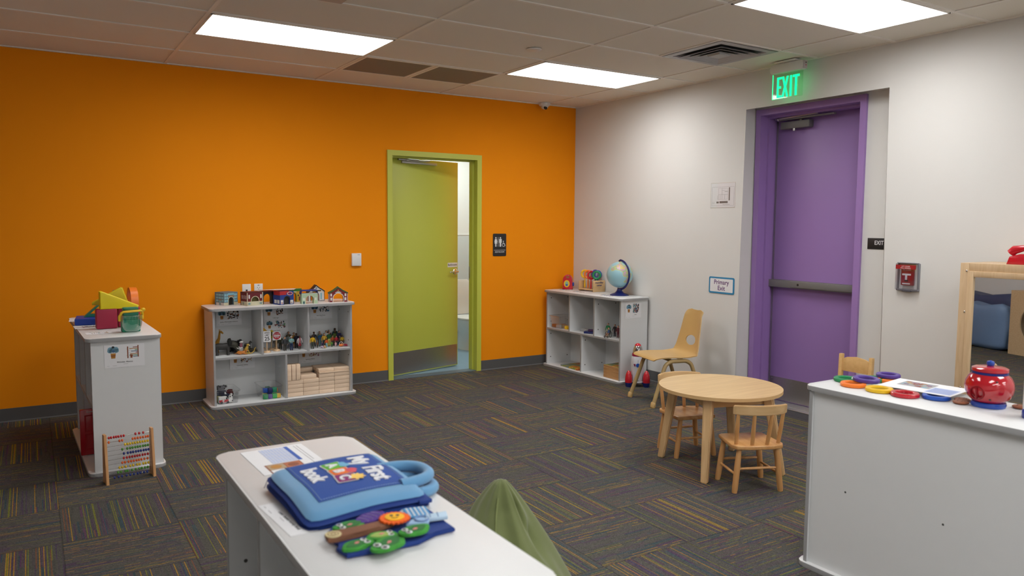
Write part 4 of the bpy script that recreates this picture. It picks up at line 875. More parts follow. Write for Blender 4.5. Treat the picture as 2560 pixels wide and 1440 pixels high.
building('toy_building', 'red toy barn with green gable roof at right end of the toy shelf top', T(-2.856, -.300, zt, radians(-13)), [(0, 0), (.16, 0), (.16, .078), (.122, .098), (.08, .126), (.038, .098), (0, .078)], .06, (bred, wht, dk), (.08, .044, .076), [(.0, .003, 0, .08, wht), (.157, .16, 0, .08, wht), (.0125, .026, .014, .04, wht), (.0125, .026, .05, .074, wht), (.134, .148, .014, .04, wht), (.134, .148, .05, .074, wht), (.055, .105, .080, .086, wht), (.066, .094, .088, .093, cream_b), (.076, .084, .097, .107, yel_b)], roof=roofg('r', rgrn, g2))
# ---------------------------------------------------------------- toy animals
SH = .4095
def quad(name, label, X, L, Hh, w, m, legr, headpts, headr, m2=None, tail=True, legm=None, group=None, extra=None):
    """four legged toy animal facing +x: one body mesh with legs and neck, head as a part"""
    t = thing(name, label, 'toy animal', X, group)
    b = MB(); zb = Hh*.66
    b.tube([(-L/2, 0, zb+.02*Hh), (-L*.44, 0, zb+.03*Hh), (-L*.25, 0, zb), (0, 0, zb-.01*Hh), (L*.25, 0, zb+.01*Hh), (L*.42, 0, zb+.05*Hh), (L*.5, 0, zb+.06*Hh)], [w*.3, w*.75, w, w*.98, w, w*.75, w*.35], m, n=14)
    for x, y in ((-L*.36, -w*.55), (-L*.36, w*.55), (L*.32, -w*.55), (L*.32, w*.55)):
        s = -1 if x < 0 else 1
        b.tube([(x, y, zb), (x+s*.02*L, y, Hh*.38), (x-s*.01*L, y, Hh*.12), (x+.01*L, y, 0)], [legr*1.7, legr*1.25, legr, legr*1.25], legm or m, n=10)
    if tail: b.tube([(-L*.48, 0, zb+.08*Hh), (-L*.56, 0, zb), (-L*.57, 0, Hh*.35)], [w*.14, w*.1, w*.06], m, n=6)
    b.build('body', t)
    b = MB(); b.tube(headpts, headr, m2 or m, n=12); b.build('head', t)
    if extra: extra(t)
    return t
ELG = M('elephant_grey', (.032, .030, .028), .6, var=.2, scale=60); ELO = M('elephant_olive', (.035, .034, .022), .6, var=.2, scale=60)
def eleph(t):
    for s in (-1, 1): MB().prism([(0, 0), (-.012, .03), (-.002, .052), (.02, .055), (.03, .03), (.02, .0)], -.002, .002, M('elephant_ear', (.012, .012, .010), .7), T(.045, s*.032, .075, rz=s*.5, rx=pi/2), bev=.001).build('ear', t)
    for s in (-1, 1): MB().tube([(.105, s*.014, .055), (.12, s*.017, .045), (.128, s*.017, .050)], [.003, .0025, .001], PWHITE, n=8).build('tusk', t)
quad('toy_elephant', 'dark grey toy elephant with raised ears at left of the upper left bay', T(-3.730, -.235, SH+.0022, radians(-8)), .125, .105, .028, ELG, .009, [(.05, 0, .078), (.075, 0, .085), (.095, 0, .075), (.11, 0, .045), (.116, 0, .02), (.122, 0, .012)], [.022, .028, .026, .014, .009, .006], ELO, extra=eleph)
GIR = M('giraffe_coat', (.42, .20, .02), .5, var=.9, scale=180)
quad('toy_giraffe', 'toy giraffe standing tall behind the grey elephant', T(-3.765, -.10, SH+.0022, radians(-60)), .085, .115, .020, GIR, .005, [(.03, 0, .09), (.05, 0, .125), (.058, 0, .165), (.062, 0, .182), (.076, 0, .182), (.094, 0, .172), (.098, 0, .168)], [.016, .011, .008, .009, .009, .007, .005], extra=lambda t: [MB().tube([(.06, s*.004, .186), (.058, s*.006, .200)], [.002, .0025], GIR, n=6).build('horn', t) for s in (-1, 1)])
HIP = M('hippo_dark', (.012, .010, .012), .5); PNK = M('mouth_pink', (.36, .12, .16), .5)
quad('toy_hippo', 'dark toy hippopotamus with open white and pink mouth', T(-3.618, -.135, SH+.0022, radians(-68)), .12, .098, .032, HIP, .010, [(.05, 0, .066), (.066, 0, .076), (.080, 0, .096), (.090, 0, .104)], [.028, .028, .021, .015], extra=lambda t: (MB().tube([(.066, 0, .052), (.092, 0, .034), (.102, 0, .030)], [.016, .021, .017], PWHITE, n=12).build('lower_jaw', t), MB().ell((.094, 0, .065), (.009, .013, .032), PNK).build('mouth', t), MB().ell((.100, 0, .094), (.009, .020, .010), PWHITE).build('muzzle', t)))
TIG = M('tiger_coat', (.50, .17, .02), .5, var=.5, scale=150); LEO = M('leopard_coat', (.46, .30, .04), .5, var=.8, scale=260); LIO = M('lion_coat', (.30, .17, .06), .5, var=.3, scale=90); ZEB = M('zebra_coat', (.16, .16, .15), .5, var=.9, scale=160); BRN = M('crocodile_coat', (.035, .026, .010), .6, var=.6, scale=90)
def lying(name, label, X, L, m, r, head, group=None):
    t = thing(name, label, 'toy animal', X)
    b = MB(); b.tube([(-L/2, 0, r*.7), (-L*.3, 0, r), (0, 0, r*.9), (L*.3, 0, r*1.05), (L*.42, 0, r*1.2)], [r*.4, r, r*.85, r, r*.6], m, n=12)
    for s in (-1, 1): b.tube([(L*.25, s*r*.7, r*.6), (L*.5, s*r*.8, r*.28), (L*.62, s*r*.7, r*.24)], [r*.4, r*.28, r*.24], m, n=8); b.tube([(-L*.3, s*r*.8, r*.7), (-L*.1, s*r*1.05, r*.35), (0, s*r*.95, r*.24)], [r*.5, r*.34, r*.24], m, n=8)
    b.tube([(-L*.48, 0, r*.7), (-L*.7, r*.6, r*.3), (-L*.8, r*1.4, r*.25)], [r*.18, r*.14, r*.1], m, n=6); b.build('body', t)
    b = MB(); b.ell((L*.5, 0, r*1.9), (r*.62, r*.6, r*.62), m); b.ell((L*.5+r*.55, 0, r*1.75), (r*.3, r*.32, r*.28), head)
    b.build('head', t)
    for s in (-1, 1): MB().ell((L*.48, s*r*.45, r*2.45), (r*.12, r*.18, r*.2), m).build('ear', t)
    return t
lying('toy_tiger', 'orange toy tiger lying in front of the hippopotamus', T(-3.592, -.275, SH+.002, radians(-20)), .075, TIG, .015, PWHITE)
lying('toy_lion', 'tan toy lion between the hippopotamus and the leopard', T(-3.548, -.165, SH+.002, radians(-60)), .07, LIO, .020, LIO)
t = thing('toy_leopard', 'yellow spotted toy leopard with long curled tail', 'toy animal', T(-3.545, -.272, SH+.002, radians(-10)))
b = MB(); b.tube([(-.018, 0, .012), (-.012, 0, .03), (-.002, 0, .05), (.002, 0, .062)], [.013, .014, .012, .009], LEO, n=12)
for s in (-1, 1): b.tube([(0, s*.008, .04), (.012, s*.009, .02), (.014, s*.009, .003), (.022, s*.009, .003)], [.006, .0045, .004, .004], LEO, n=8); b.tube([(-.012, s*.01, .015), (.0, s*.014, .008), (.01, s*.014, .004)], [.008, .006, .004], LEO, n=8)
b.build('body', t); MB().tube([(-.025, 0, .01), (0, -.012, .004), (.035, -.01, .006), (.055, -.004, .022), (.058, 0, .04), (.068, 0, .05)], [.004, .004, .0045, .0045, .004, .003], LEO, n=8).build('tail', t)
b = MB(); b.ell((.006, 0, .072), (.013, .011, .011), LEO); b.ell((.017, 0, .069), (.006, .006, .005), PWHITE); b.build('head', t)
quad('toy_zebra', 'grey striped toy zebra behind the leopard', T(-3.510, -.13, SH+.0022, radians(-70)), .065, .075, .016, ZEB, .0045, [(.025, 0, .055), (.038, 0, .075), (.045, 0, .083), (.062, 0, .078)], [.011, .009, .009, .006])
quad('toy_buffalo', 'brown toy buffalo with curved black horns behind the lion', T(-3.600, -.085, SH+.0022, radians(-50)), .075, .080, .022, M('buffalo_brown', (.05, .028, .014), .6, var=.3), .006, [(.03, 0, .062), (.045, 0, .07), (.062, 0, .062)], [.016, .015, .009], extra=lambda t: [MB().tube([(.045, s*.008, .082), (.042, s*.024, .086), (.042, s*.026, .10)], [.004, .003, .0015], BLACK, n=6).build('horn', t) for s in (-1, 1)])
t = thing('toy_crocodile', 'dark brown toy crocodile lying at right of the animal bay', 'toy animal', T(-3.500, -.20, SH+.002, radians(-25)))
b = MB(); b.tube([(-.055, .012, .006), (-.03, 0, .012), (0, 0, .018), (.02, 0, .018), (.035, 0, .014)], [.003, .010, .015, .013, .009], BRN, n=10)
for x in (-.012, .018):
    for s in (-1, 1): b.tube([(x, s*.008, .012), (x, s*.02, .006), (x+.006, s*.022, .003)], [.005, .004, .003], BRN, n=6)
b.build('body', t); MB().tube([(.03, 0, .016), (.045, 0, .014), (.065, 0, .008)], [.010, .008, .004], BRN, n=10).build('head', t)
# ---------------------------------------------------------------- toy road signs
PEG = wood('peg_wood', srgb(190, 156, 118), srgb(210, 178, 140), 2)
def roadsign(label, X, hgt, face, base=.030):
    t = thing('toy_road_sign', label, 'toy sign', X)
    MB().lathe([(base, 0), (base, .006), (base*.8, .014), (0, .016)], PEG, n=24).build('base', t)
    MB().cyl((0, 0, .012), (0, 0, hgt), .0045, PEG, n=10).build('post', t); face(t, hgt)
F0 = lambda z: frame((0, -.006, z), (1, 0, 0), (0, 0, 1))
SW = C_('signwhite', 214, 214, 216); SY = C_('signyellow', 200, 150, 20); SR = C_('signred', 176, 16, 38)
def f25(t, h):
    MB().prism(rrect(.062, .092, .006), -.0, .003, SW, F0(h)).build('plate', t); b = MB()
    for s, z, sz in (('SPEED', .030, .017), ('LIMIT', .011, .017), ('25', -.020, .044)): b.text(s, sz, INK, F0(h) @ T(0, z, .0032), off=.014)
    b.build('lettering', t)
def fdne(t, h):
    MB().prism(rrect(.07, .07, .005), 0, .003, SW, F0(h)).build('plate', t); b = MB(); b.prism(ngon(.032, 28), .003, .0035, SR, F0(h)); b.box(-.026, .026, -.0055, .0055, .0035, .004, SW, 0, F0(h))
    b.text('DO NOT', .012, SW, F0(h) @ T(0, .014, .0037), off=.01); b.text('ENTER', .012, SW, F0(h) @ T(0, -.014, .0037), off=.01); b.build('marking', t)
def fdia(m, s=.05):
    def f(t, h): MB().prism([(0, -s), (s, 0), (0, s), (-s, 0)], 0, .003, m, F0(h), bev=.001).build('plate', t); b = MB(); b.prism([(0, -s*.8), (s*.8, 0), (0, s*.8), (-s*.8, 0)], .003, .0034, m, F0(h)); b.box(-.004, .004, -.012, .014, .0034, .0038, INK, 0, F0(h)); b.prism(ngon(.005, 10, cx=0, cy=.018), .0034, .0038, INK, F0(h)); b.build('marking', t)
    return f
def fone(t, h):
    MB().box(-.022, .022, -.03, .03, 0, .003, SW, 0, F0(h)).build('plate', t); b = MB(); b.prism([(-.018, -.006), (.004, -.006), (.004, -.014), (.018, 0), (.004, .014), (.004, .006), (-.018, .006)], .003, .0036, INK, F0(h)); b.build('marking', t)
roadsign('toy SPEED LIMIT 25 sign on a wooden peg base', T(-3.385, -.275, SH, 0), .135, f25)
roadsign('toy red and white DO NOT ENTER sign on a wooden peg base', T(-3.294, -.235, SH, 0), .130, fdne)
roadsign('yellow diamond toy road sign behind the SPEED LIMIT 25 sign', T(-3.375, -.10, SH, 0), .150, fdia(SY, .045), .024)
roadsign('yellow diamond toy sign peeking above the DO NOT ENTER sign', T(-3.318, -.16, SH, .2), .135, fdia(C_('signlemon', 190, 170, 30), .040), .024)
roadsign('white toy road sign with black arrow at far left of the middle bay', T(-3.408, -.17, SH, -.4), .125, fone, .022)
roadsign('white toy road sign behind the DO NOT ENTER sign, mostly hidden', T(-3.275, -.13, SH, .1), .105, fone, .022)
# ---------------------------------------------------------------- toy figures
SK1 = M('toy_skin_light', (.52, .28, .17), .6); SK2 = M('toy_skin_dark', (.10, .045, .022), .6); HR = M('toy_hair_black', (.008, .007, .006), .6); HB = M('toy_hair_brown', (.06, .025, .012), .6)
cm = lambda r, g, bb: M('cloth_%d_%d_%d' % (r, g, bb), srgb(r, g, bb), .7)
def figure(label, X, h, skin, hair, top, bottom, shoe, coat=None, dress=False, crossed=False, name='toy_figure', group=None, seated=False, longhair=False):
    t = thing(name, label, 'toy figure', X, group); s = h/1.0
    hd = 1-.075
    b = MB(); V = lambda x_, y_, z_: (x_*s*1.16, y_*s*1.16, z_*s)
    b.lathe([(0, -.078*s), (0.0342*s, -.07*s), (0.0593*s, -.03*s), (0.0684*s, .01*s), (0.0627*s, .045*s), (0.0342*s, .07*s), (0, .076*s)], skin, Matrix.Translation(V(0, -.004, hd)), 12)
    b.ell(V(0, -.062, hd-.008), V(.010, .012, .014), skin, n=8, k=6); b.tube([V(0, 0, .80), V(0, 0, .88)], [0.0365*s, 0.0319*s], skin, n=8)
    if crossed: hands = [V(-.05, -.10, .63), V(.05, -.10, .64)]
    else: hands = [V(-.165, -.03, .44), V(.165, -.03, .44)]
    for p in hands:
        b.ell(p, V(.024, .022, .034), skin, n=8, k=6)
    b.build('head_and_hands', t)
    b = MB(); b.ell(V(0, .008, hd+.02), V(.066, .066, .066), hair, n=12, k=8)
    if longhair: b.tube([V(0, .03, hd), V(0, .045, .80)], [0.0684*s, 0.0627*s], hair, n=8)
    b.build('hair', t)
    tm = coat or top
    b = MB(); b.tube([V(0, 0, .46), V(0, 0, .54), V(0, 0, .66), V(0, 0, .76), V(0, 0, .82), V(0, 0, .835)], [0.1003*s, 0.0969*s, 0.1140*s, 0.1345*s, 0.0969*s, 0.0342*s], tm, n=14, flat=.62, upv=(0, 1, 0))
    for k in (-1, 1):
        if crossed: b.tube([V(k*.11, 0, .78), V(k*.135, -.02, .66), V(k*.12, -.07, .62), V(-k*.04, -.095, .635)], [0.0410*s, 0.0365*s, 0.0319*s, 0.0274*s], tm, n=8)
        else: b.tube([V(k*.10, 0, .79), V(k*.145, 0, .66), V(k*.165, -.015, .56), V(k*.165, -.03, .47)], [0.0410*s, 0.0365*s, 0.0319*s, 0.0274*s], tm, n=8)
    if coat: b.tube([V(0, .004, .50), V(0, .004, .34)], [0.1117*s, 0.1311*s], tm, n=14, flat=.62, upv=(0, 1, 0)); 
    b.build('coat' if coat else 'shirt', t)
    if coat: MB().box(-0.0342*s, 0.0342*s, -0.1003*s, -0.0570*s, 0.4104*s, 0.9120*s, top, .004*s).build('shirt', t)
    b = MB()
    if dress: b.tube([V(0, 0, .52), V(0, 0, .40), V(0, 0, .26)], [0.0912*s, 0.1140*s, 0.1311*s], bottom, n=14, flat=.7, upv=(0, 1, 0))
    if dress:
        for k in (-1, 1): b.tube([V(k*.045, 0, .28), V(k*.045, 0, .04)], [0.0342*s, 0.0251*s], skin, n=8)
    else:
        b.tube([V(0, 0, .52), V(0, 0, .44)], [0.0969*s, 0.1003*s], bottom, n=12, flat=.66, upv=(0, 1, 0))
        for k in (-1, 1): b.tube([V(k*.042, 0, .47), V(k*.050, -.004, .26), V(k*.055, 0, .03)], [0.0570*s, 0.0456*s, 0.0388*s], bottom, n=10)
    b.build('skirt' if dress else 'trousers', t)
    for k in (-1, 1): MB().ell(V(k*.056, -.025, .018), V(.032, .058, .019), shoe, n=10, k=6).build('shoe', t)
    return t
K = cm(30, 30, 34); nv = cm(28, 36, 58); wh_ = cm(205, 205, 205)
fy = [  # x, y, height, skin, hair, top, bottom, shoe, kwargs, label
 (-3.232, -.262, .118, SK1, HB, cm(50, 52, 56), cm(48, 46, 40), K, {}, 'toy figure in dark suit with white shirt, front of the middle bay'),
 (-3.178, -.270, .122, SK1, wh_, cm(120, 165, 165), cm(26, 46, 86), cm(80, 40, 40), {'crossed': True}, 'toy figure with folded arms, pale teal shirt and blue trousers'),
 (-3.102, -.250, .118, SK2, HR, cm(140, 26, 40), cm(140, 26, 40), wh_, {'coat': cm(210, 196, 198), 'dress': True}, 'toy figure in long white coat over a red dress'),
 (-3.176, -.160, .124, SK2, HR, cm(70, 90, 80), cm(110, 112, 122), K, {'coat': cm(130, 134, 138)}, 'toy figure in grey coat behind the suited figure'),
 (-3.118, -.135, .132, SK1, HB, cm(150, 110, 30), cm(140, 96, 26), K, {'dress': True}, 'toy figure in mustard gold robe and red hat'),
 (-3.104, -.160, .128, SK2, HR, cm(30, 34, 54), cm(22, 24, 36), K, {}, 'toy figure in dark navy uniform behind the white coat'),
 (-3.150, -.085, .136, SK1, HB, cm(90, 70, 40), cm(40, 40, 44), K, {}, 'toy figure with brown hair, tallest at back of the middle bay'),
 (-3.245, -.170, .118, SK2, HB, cm(52, 54, 34), cm(46, 46, 34), K, {}, 'toy figure in olive green coat by the DO NOT ENTER sign'),
 (-3.262, -.095, .105, SK2, HR, cm(28, 28, 30), cm(30, 30, 32), K, {}, 'toy figure in black clothes at the back beside the road signs'),
 (-2.998, -.275, .118, SK2, HR, cm(212, 168, 20), cm(52, 58, 46), K, {}, 'toy figure in bright yellow jumper, leftmost in the upper right bay'),
 (-2.945, -.150, .128, SK2, HR, cm(34, 36, 44), cm(32, 32, 40), K, {}, 'toy figure in black suit behind the yellow jumper figure'),
 (-2.895, -.165, .118, SK1, cm(130, 130, 130), cm(40, 92, 140), cm(110, 150, 160), K, {'crossed': True}, 'grey haired toy figure in blue vest and pale blue jeans'),
 (-2.875, -.215, .118, SK1, HR, cm(200, 160, 50), cm(28, 44, 44), K, {'longhair': True}, 'toy figure with long black hair and yellow cardigan'),
 (-2.828, -.205, .128, SK1, HR, cm(32, 84, 36), cm(190, 176, 80), cm(150, 100, 60), {}, 'toy figure in green shirt and yellow trousers'),
 (-2.820, -.110, .126, SK1, HR, cm(200, 200, 196), cm(70, 60, 60), K, {}, 'toy figure in white jacket behind the green shirt figure'),
 (-2.748, -.135, .120, SK2, HB, cm(88, 110, 36), cm(150, 140, 90), K, {}, 'toy figure in olive green top and khaki trousers'),
 (-2.728, -.075, .138, SK2, HR, cm(26, 66, 64), cm(26, 40, 44), K, {}, 'tallest toy figure, dark teal clothes, back of the upper right bay'),
 (-2.722, -.165, .126, SK1, HR, cm(40, 36, 84), cm(48, 110, 150), cm(40, 70, 90), {}, 'toy figure in purple jacket and blue jeans at right'),
 (-2.780, -.060, .122, SK1, HB, cm(110, 84, 74), cm(60, 60, 70), K, {}, 'toy figure with brown top at the back, beside the tallest figure'),
 (-2.985, -.110, .118, SK1, cm(150, 120, 60), cm(60, 30, 50), cm(50, 30, 50), K, {}, 'fair haired toy figure in plum top, back left of the right bay'),
 (-2.868, -.070, .118, SK1, HB, cm(110, 120, 90), cm(90, 80, 80), K, {}, 'toy figure in pale sage top at back between blue vest and white jacket'),
 (-2.800, -.075, .112, SK2, HR, cm(74, 48, 110), cm(50, 40, 60), K, {}, 'toy figure in violet top behind the orange top child'),
 (-2.872, -.268, .078, SK2, HR, cm(200, 86, 32), cm(120, 168, 175), wh_, {}, 'child toy figure in orange shirt and light blue shorts'),
 (-2.795, -.205, .092, SK1, HB, cm(184, 84, 34), cm(60, 50, 60), K, {}, 'child toy figure in dark orange top behind the red one'),
 (-2.768, -.222, .090, SK1, HB, cm(170, 20, 44), cm(36, 30, 44), K, {}, 'child toy figure in red top and dark trousers'),
 (-2.730, -.205, .086, SK1, HB, cm(80, 36, 56), cm(40, 26, 34), K, {}, 'child toy figure in maroon plaid top'),
 (-2.712, -.215, .088, SK2, HR, cm(206, 170, 30), cm(110, 70, 40), cm(170, 60, 40), {}, 'child toy figure in yellow top at the right end'),
 (-2.945, -.245, .055, SK1, cm(120, 90, 40), cm(96, 60, 34), cm(50, 50, 30), K, {}, 'small child toy figure in brown by the yellow jumper figure'),
 (-2.908, -.262, .052, SK1, HB, cm(60, 40, 80), cm(30, 36, 60), wh_, {}, 'small child toy figure in navy and purple in the front row'),
 (-2.822, -.262, .050, SK2, HR, cm(96, 150, 50), cm(50, 90, 50), K, {}, 'small child toy figure in lime green top'),
 (-2.790, -.270, .045, SK1, SK1, cm(220, 170, 180), cm(220, 170, 180), wh_, {'dress': True}, 'baby toy figure in pale pink in the front row')]
for x, y, h, sk, hr, tp, bt, sh_, kw, lab in fy: figure(lab, T(x, y, SH, radians((x*7919) % 24-12)), h, sk, hr, tp, bt, sh_, **kw)
def crawler(label, X, m):
    t = thing('toy_baby', label, 'toy figure', X); b = MB(); b.tube([(-.016, 0, .010), (0, 0, .013), (.012, 0, .013)], [.008, .010, .008], m, n=10)
    for k in (-1, 1): b.tube([(.008, k*.006, .012), (.014, k*.010, .003)], [.004, .003], m, n=6); b.tube([(-.012, k*.006, .010), (-.018, k*.009, .003)], [.005, .003], m, n=6)
    b.build('clothes', t); MB().ell((.02, 0, .019), (.008, .0075, .008), SK1).build('head', t)
crawler('crawling toy baby in white and plum in front row', T(-2.915, -.292, SH, radians(-60)), cm(190, 170, 190))
crawler('crawling toy baby in pale yellow next to the white one', T(-2.895, -.292, SH, radians(-110)), cm(200, 180, 110))
crawler('crawling toy baby in crimson at right end of the front row', T(-2.706, -.285, SH, radians(150)), cm(150, 20, 50))
t = thing('baby_carrier', 'tiny orange baby carrier with white carrying handle', 'toy', T(-2.742, -.272, SH))
MB().ell((0, 0, .012), (.020, .014, .012), ORG).build('basket', t); MB().tube([(.018*cos(pi*k/10), 0, .012+.03*sin(pi*k/10)) for k in range(11)], .0022, PWHITE, n=6).build('handle', t); MB().ell((0, -.006, .022), (.007, .006, .007), SK1).build('baby_head', t)
# ---------------------------------------------------------------- bins and blocks in the lower bays
def bin_(label, X, w, d, h, name='clear_bin'):
    t = thing(name, label, 'bin', X)
    b = MB(); 
    def r(z, k): return [(x*k, y*k, z) for x, y in rrect(w, d, .02, 4)]
    n = 20; secs = [r(0, .86), r(h*.5, .93), r(h, 1.0)]; vs = [p for s_ in secs for p in s_]; m_ = len(secs[0])
    fs = [(j*m_+k, j*m_+(k+1) % m_, (j+1)*m_+(k+1) % m_, (j+1)*m_+k) for j in range(2) for k in range(m_)]+[tuple(range(m_))[::-1]]
    b.add(vs, fs, CLEAR); b.build('tub', t)
    b = MB(); o_ = rrect(w+.016, d+.016, .026, 4); i_ = rrect(w, d, .02, 4); m_ = len(o_)
    b.add([(x, y, h) for x, y in i_]+[(x, y, h) for x, y in o_]+[(x, y, h-.006) for x, y in o_], [(k, (k+1) % m_, m_+(k+1) % m_, m_+k) for k in range(m_)]+[(m_+k, m_+(k+1) % m_, 2*m_+(k+1) % m_, 2*m_+k) for k in range(m_)], clear('bin_rim', gloss=.3, base=.18)); b.build('rim', t)
    return t
BZ = .0235
bin_('clear plastic bin holding toy vehicles at left of the lower bay', T(-3.714, -.215, BZ), .175, .26, .108)
bin_('clear plastic bin with coloured blocks in the lower left bay', T(-3.365, -.215, BZ), .165, .26, .108)
def vehicle(label, X, L, w, h, body, cab, deco=None, wheelm=BLACK):
    t = thing('toy_vehicle', label, 'toy vehicle', X); r = h*.17
    b = MB(); b.prism([(-L/2, r*.8), (L/2, r*.8), (L/2, h*.5), (L*.30, h*.56), (L*.2, h), (-L/2, h)], -w/2, w/2, body, frame((0, 0, 0), (1, 0, 0), (0, 0, 1)), bev=.002); b.build('body', t)
    MB().prism([(L*.19, h*.58), (L*.29, h*.56), (L*.21, h*.9), (L*.12, h*.9), (L*.12, h*.58)], -w/2-.0006, w/2+.0006, cab, frame((0, 0, 0), (1, 0, 0), (0, 0, 1))).build('window', t)
    for x in (-L*.3, L*.3):
        for y in (-w/2, w/2): MB().cyl((x, y-.004, r), (x, y+.004, r), r, wheelm, n=14).build('wheel', t)
    if deco: deco(t, L, w, h)
    return t
def cross(t, L, w, h):
    b = MB(); b.box(-L*.5, L*.36, -w/2-.001, -w/2, h*.2, h*.56, RED); F = frame((-L*.12, -w/2-.0012, h*.42), (1, 0, 0), (0, 0, 1)); b.box(-.003, .003, -.009, .009, 0, .0005, PWHITE, 0, F); b.box(-.009, .009, -.003, .003, 0, .0005, PWHITE, 0, F); b.build('red_cross_marking', t)
VZ = BZ+.002
vehicle('white toy ambulance with red stripe and white cross in the vehicle bin', T(-3.742, -.30, VZ, radians(4)), .085, .035, .055, PWHITE, DARK, cross)
vehicle('dark blue toy van above the ambulance in the vehicle bin', T(-3.735, -.235, VZ+.03, radians(-15)), .095, .038, .058, nv, PWHITE)
vehicle('dark red toy car at right of the vehicle bin', T(-3.672, -.19, VZ+.035, radians(60)), .07, .032, .050, cm(96, 20, 30), DARK)
vehicle('white toy bus standing on end at right of the ambulance', T(-3.672, -.285, VZ+.036, radians(0), 0, radians(-90)), .07, .034, .03, PWHITE, DARK)
vehicle('yellow and grey toy truck at left of the vehicle bin', T(-3.772, -.235, VZ, radians(84)), .08, .032, .05, cm(150, 140, 60), DARK)
vehicle('toy car turned upside down on the pile in the vehicle bin', T(-3.735, -.19, VZ+.125, radians(10), pi), .075, .035, .035, cm(120, 120, 124), DARK)
bc = [(-.045, -.10, 0, GRN, .032, 'green'), (-.012, -.10, 0, PURP, .030, 'purple'), (.022, -.10, 0, M('bright_green_plastic', (.02, .42, .06), .35), .031, 'bright green'), (.052, -.095, 0, YEL, .028, 'yellow'), (-.04, -.065, .0, YEL, .03, 'amber yellow'), (0, -.06, .033, NAVY, .034, 'navy'), (.03, -.06, .034, TEAL, .034, 'teal'), (-.035, -.05, .036, BLUE, .03, 'blue'), (.045, -.03, .03, ORG, .028, 'orange'), (.0, -.02, .0, BLUE, .034, 'deep blue'), (.0, .02, .034, TEAL, .03, 'teal green')]
for x, y, z, m, s, nm in bc:
    s *= 1.2
    tag(MB().box(-s/2, s/2, -s/2, s/2, 0, s, m, .003).build('plastic_block', X=T(-3.365+x*1.12, -.212+y*.98, VZ+z*1.2, radians(x*900 % 9))), nm+' plastic block in the clear bin, '+('bottom layer ' if z == 0 else 'upper layer ')+('at front' if y < -.08 else 'further back'), 'block')
# hardwood unit blocks
proto = None; BL, BH, BD = .1360, .0343, .069
def ublock(X, label, group=None, dims=(BL, BD, BH), nm='unit_block'):
    o = MB().box(-dims[0]/2, dims[0]/2, -dims[1]/2, dims[1]/2, 0, dims[2], BLOCKW, .0025).build(nm, X=X); return tag(o, label, 'block', group)
bx = [-3.2425+BL/2+.0014+.1372*k for k in range(4)]
rows_ = ['bottom', 'second', 'third', 'fourth', 'fifth']; colsn = ['leftmost', 'second', 'third', 'rightmost']
for c in range(4):
    for r in range(4 if c < 2 else 5):
        for dd in range(2):
            o = ublock(T(bx[c], -.31+.0725*dd, BZ+r*(BH+.0008)), ('front' if dd == 0 else 'rear')+' wooden block, '+colsn[c]+' column, '+rows_[r]+' layer', 'wooden unit blocks')
for k in range(3): ublock(T(-3.222+.038*k, -.315, BZ+4*(BH+.0008)), ['leftmost', 'middle', 'rightmost'][k]+' of the three upright wooden blocks', 'wooden unit blocks', (BH, BD, BL))
z5 = BZ+4*(BH+.0008)
for k in range(2): ublock(T(bx[1]-.02, -.305+.075*k, z5, .02), ('front' if k == 0 else 'back')+' block lying on second column by the uprights', 'wooden unit blocks')
ublock(T(-3.045, -.16, z5+BH+.001, .01), 'wooden block lying behind, second layer above the second column', 'wooden unit blocks')
z6 = BZ+5*(BH+.0008)
for k in range(3): ublock(T(-2.830, -.315+.072*k, z6, 0), ['front', 'middle', 'back'][k]+' long thin plank on top of the right columns', 'wooden unit planks', (.270, .068, .012), 'unit_plank')
for k in range(3):
    for c in range(2): ublock(T(-2.900+.1374*c, -.305+.071*k, z6+.013, 0), ['front', 'middle', 'back'][k]+' topmost wooden block, '+('left' if c == 0 else 'right')+' of the seam', 'wooden unit blocks', (BL, BD, BH*.8))
# ---------------------------------------------------------------- on the globe shelf
zt = .8068
t = thing('toy_recorder', 'small red toy box with carry handle, yellow dial and blue knob', 'toy', T(-.175, -.135, zt, radians(-42)))
b = MB(); n = 18
o_ = [(-.055, 0), (-.052, .02)]+[(-.05*cos(pi*k/n)*(1), .10+.058*sin(pi*k/n)) for k in range(n+1)]+[(.052, .02), (.055, 0)]
b.prism([(x, z) for x, z in o_], -.032, .032, RED, frame((0, 0, 0), (1, 0, 0), (0, 0, 1)), bev=.005); b.build('body', t)
MB().prism(rrect(.036, .024, .010, 4, 0, .132), .030, .0335, M('handle_opening', (.30, .10, .03), .6), frame((0, 0, 0), (1, 0, 0), (0, 0, 1))).build('handle_opening', t)
b = MB(); F = frame((-.008, -.032, .062), (1, 0, 0), (0, 0, 1)); b.prism(ngon(.031, 28, .038), 0, .004, YEL, F); b.prism(ngon(.018, 20, .026), .004, .005, M('dial_sky', (.25, .45, .30), .5), F); b.prism(ngon(.013, 14, .010, cy=-.014), .005, .006, BLUE, F); b.build('dial', t)
b = MB(); b.lathe([(.020, 0), (.022, .012), (.012, .016), (0, .016)], BLUE, T(.052, 0, .055, ry=pi/2)); b.build('knob', t)
# magnifier rack
RK = T(-.098, -.425, zt, radians(-80))
t = thing('magnifier_rack', 'pale wooden magnifier center rack holding coloured magnifiers', 'rack', RK)
MB().box(-.125, .125, -.045, .045, .012, .024, BEECHX, .002).build('base', t)
for s, nm in ((-1, 'end_board'), (1, 'end_board')): MB().box(min(s*.125, s*.115), max(s*.125, s*.115), -.045, .045, 0, .105, BEECH, .003).build(nm, t)
MB().box(-.115, .115, .036, .044, .024, .10, clear('rack_panel', gloss=.12, base=.05)).build('back_panel', t)
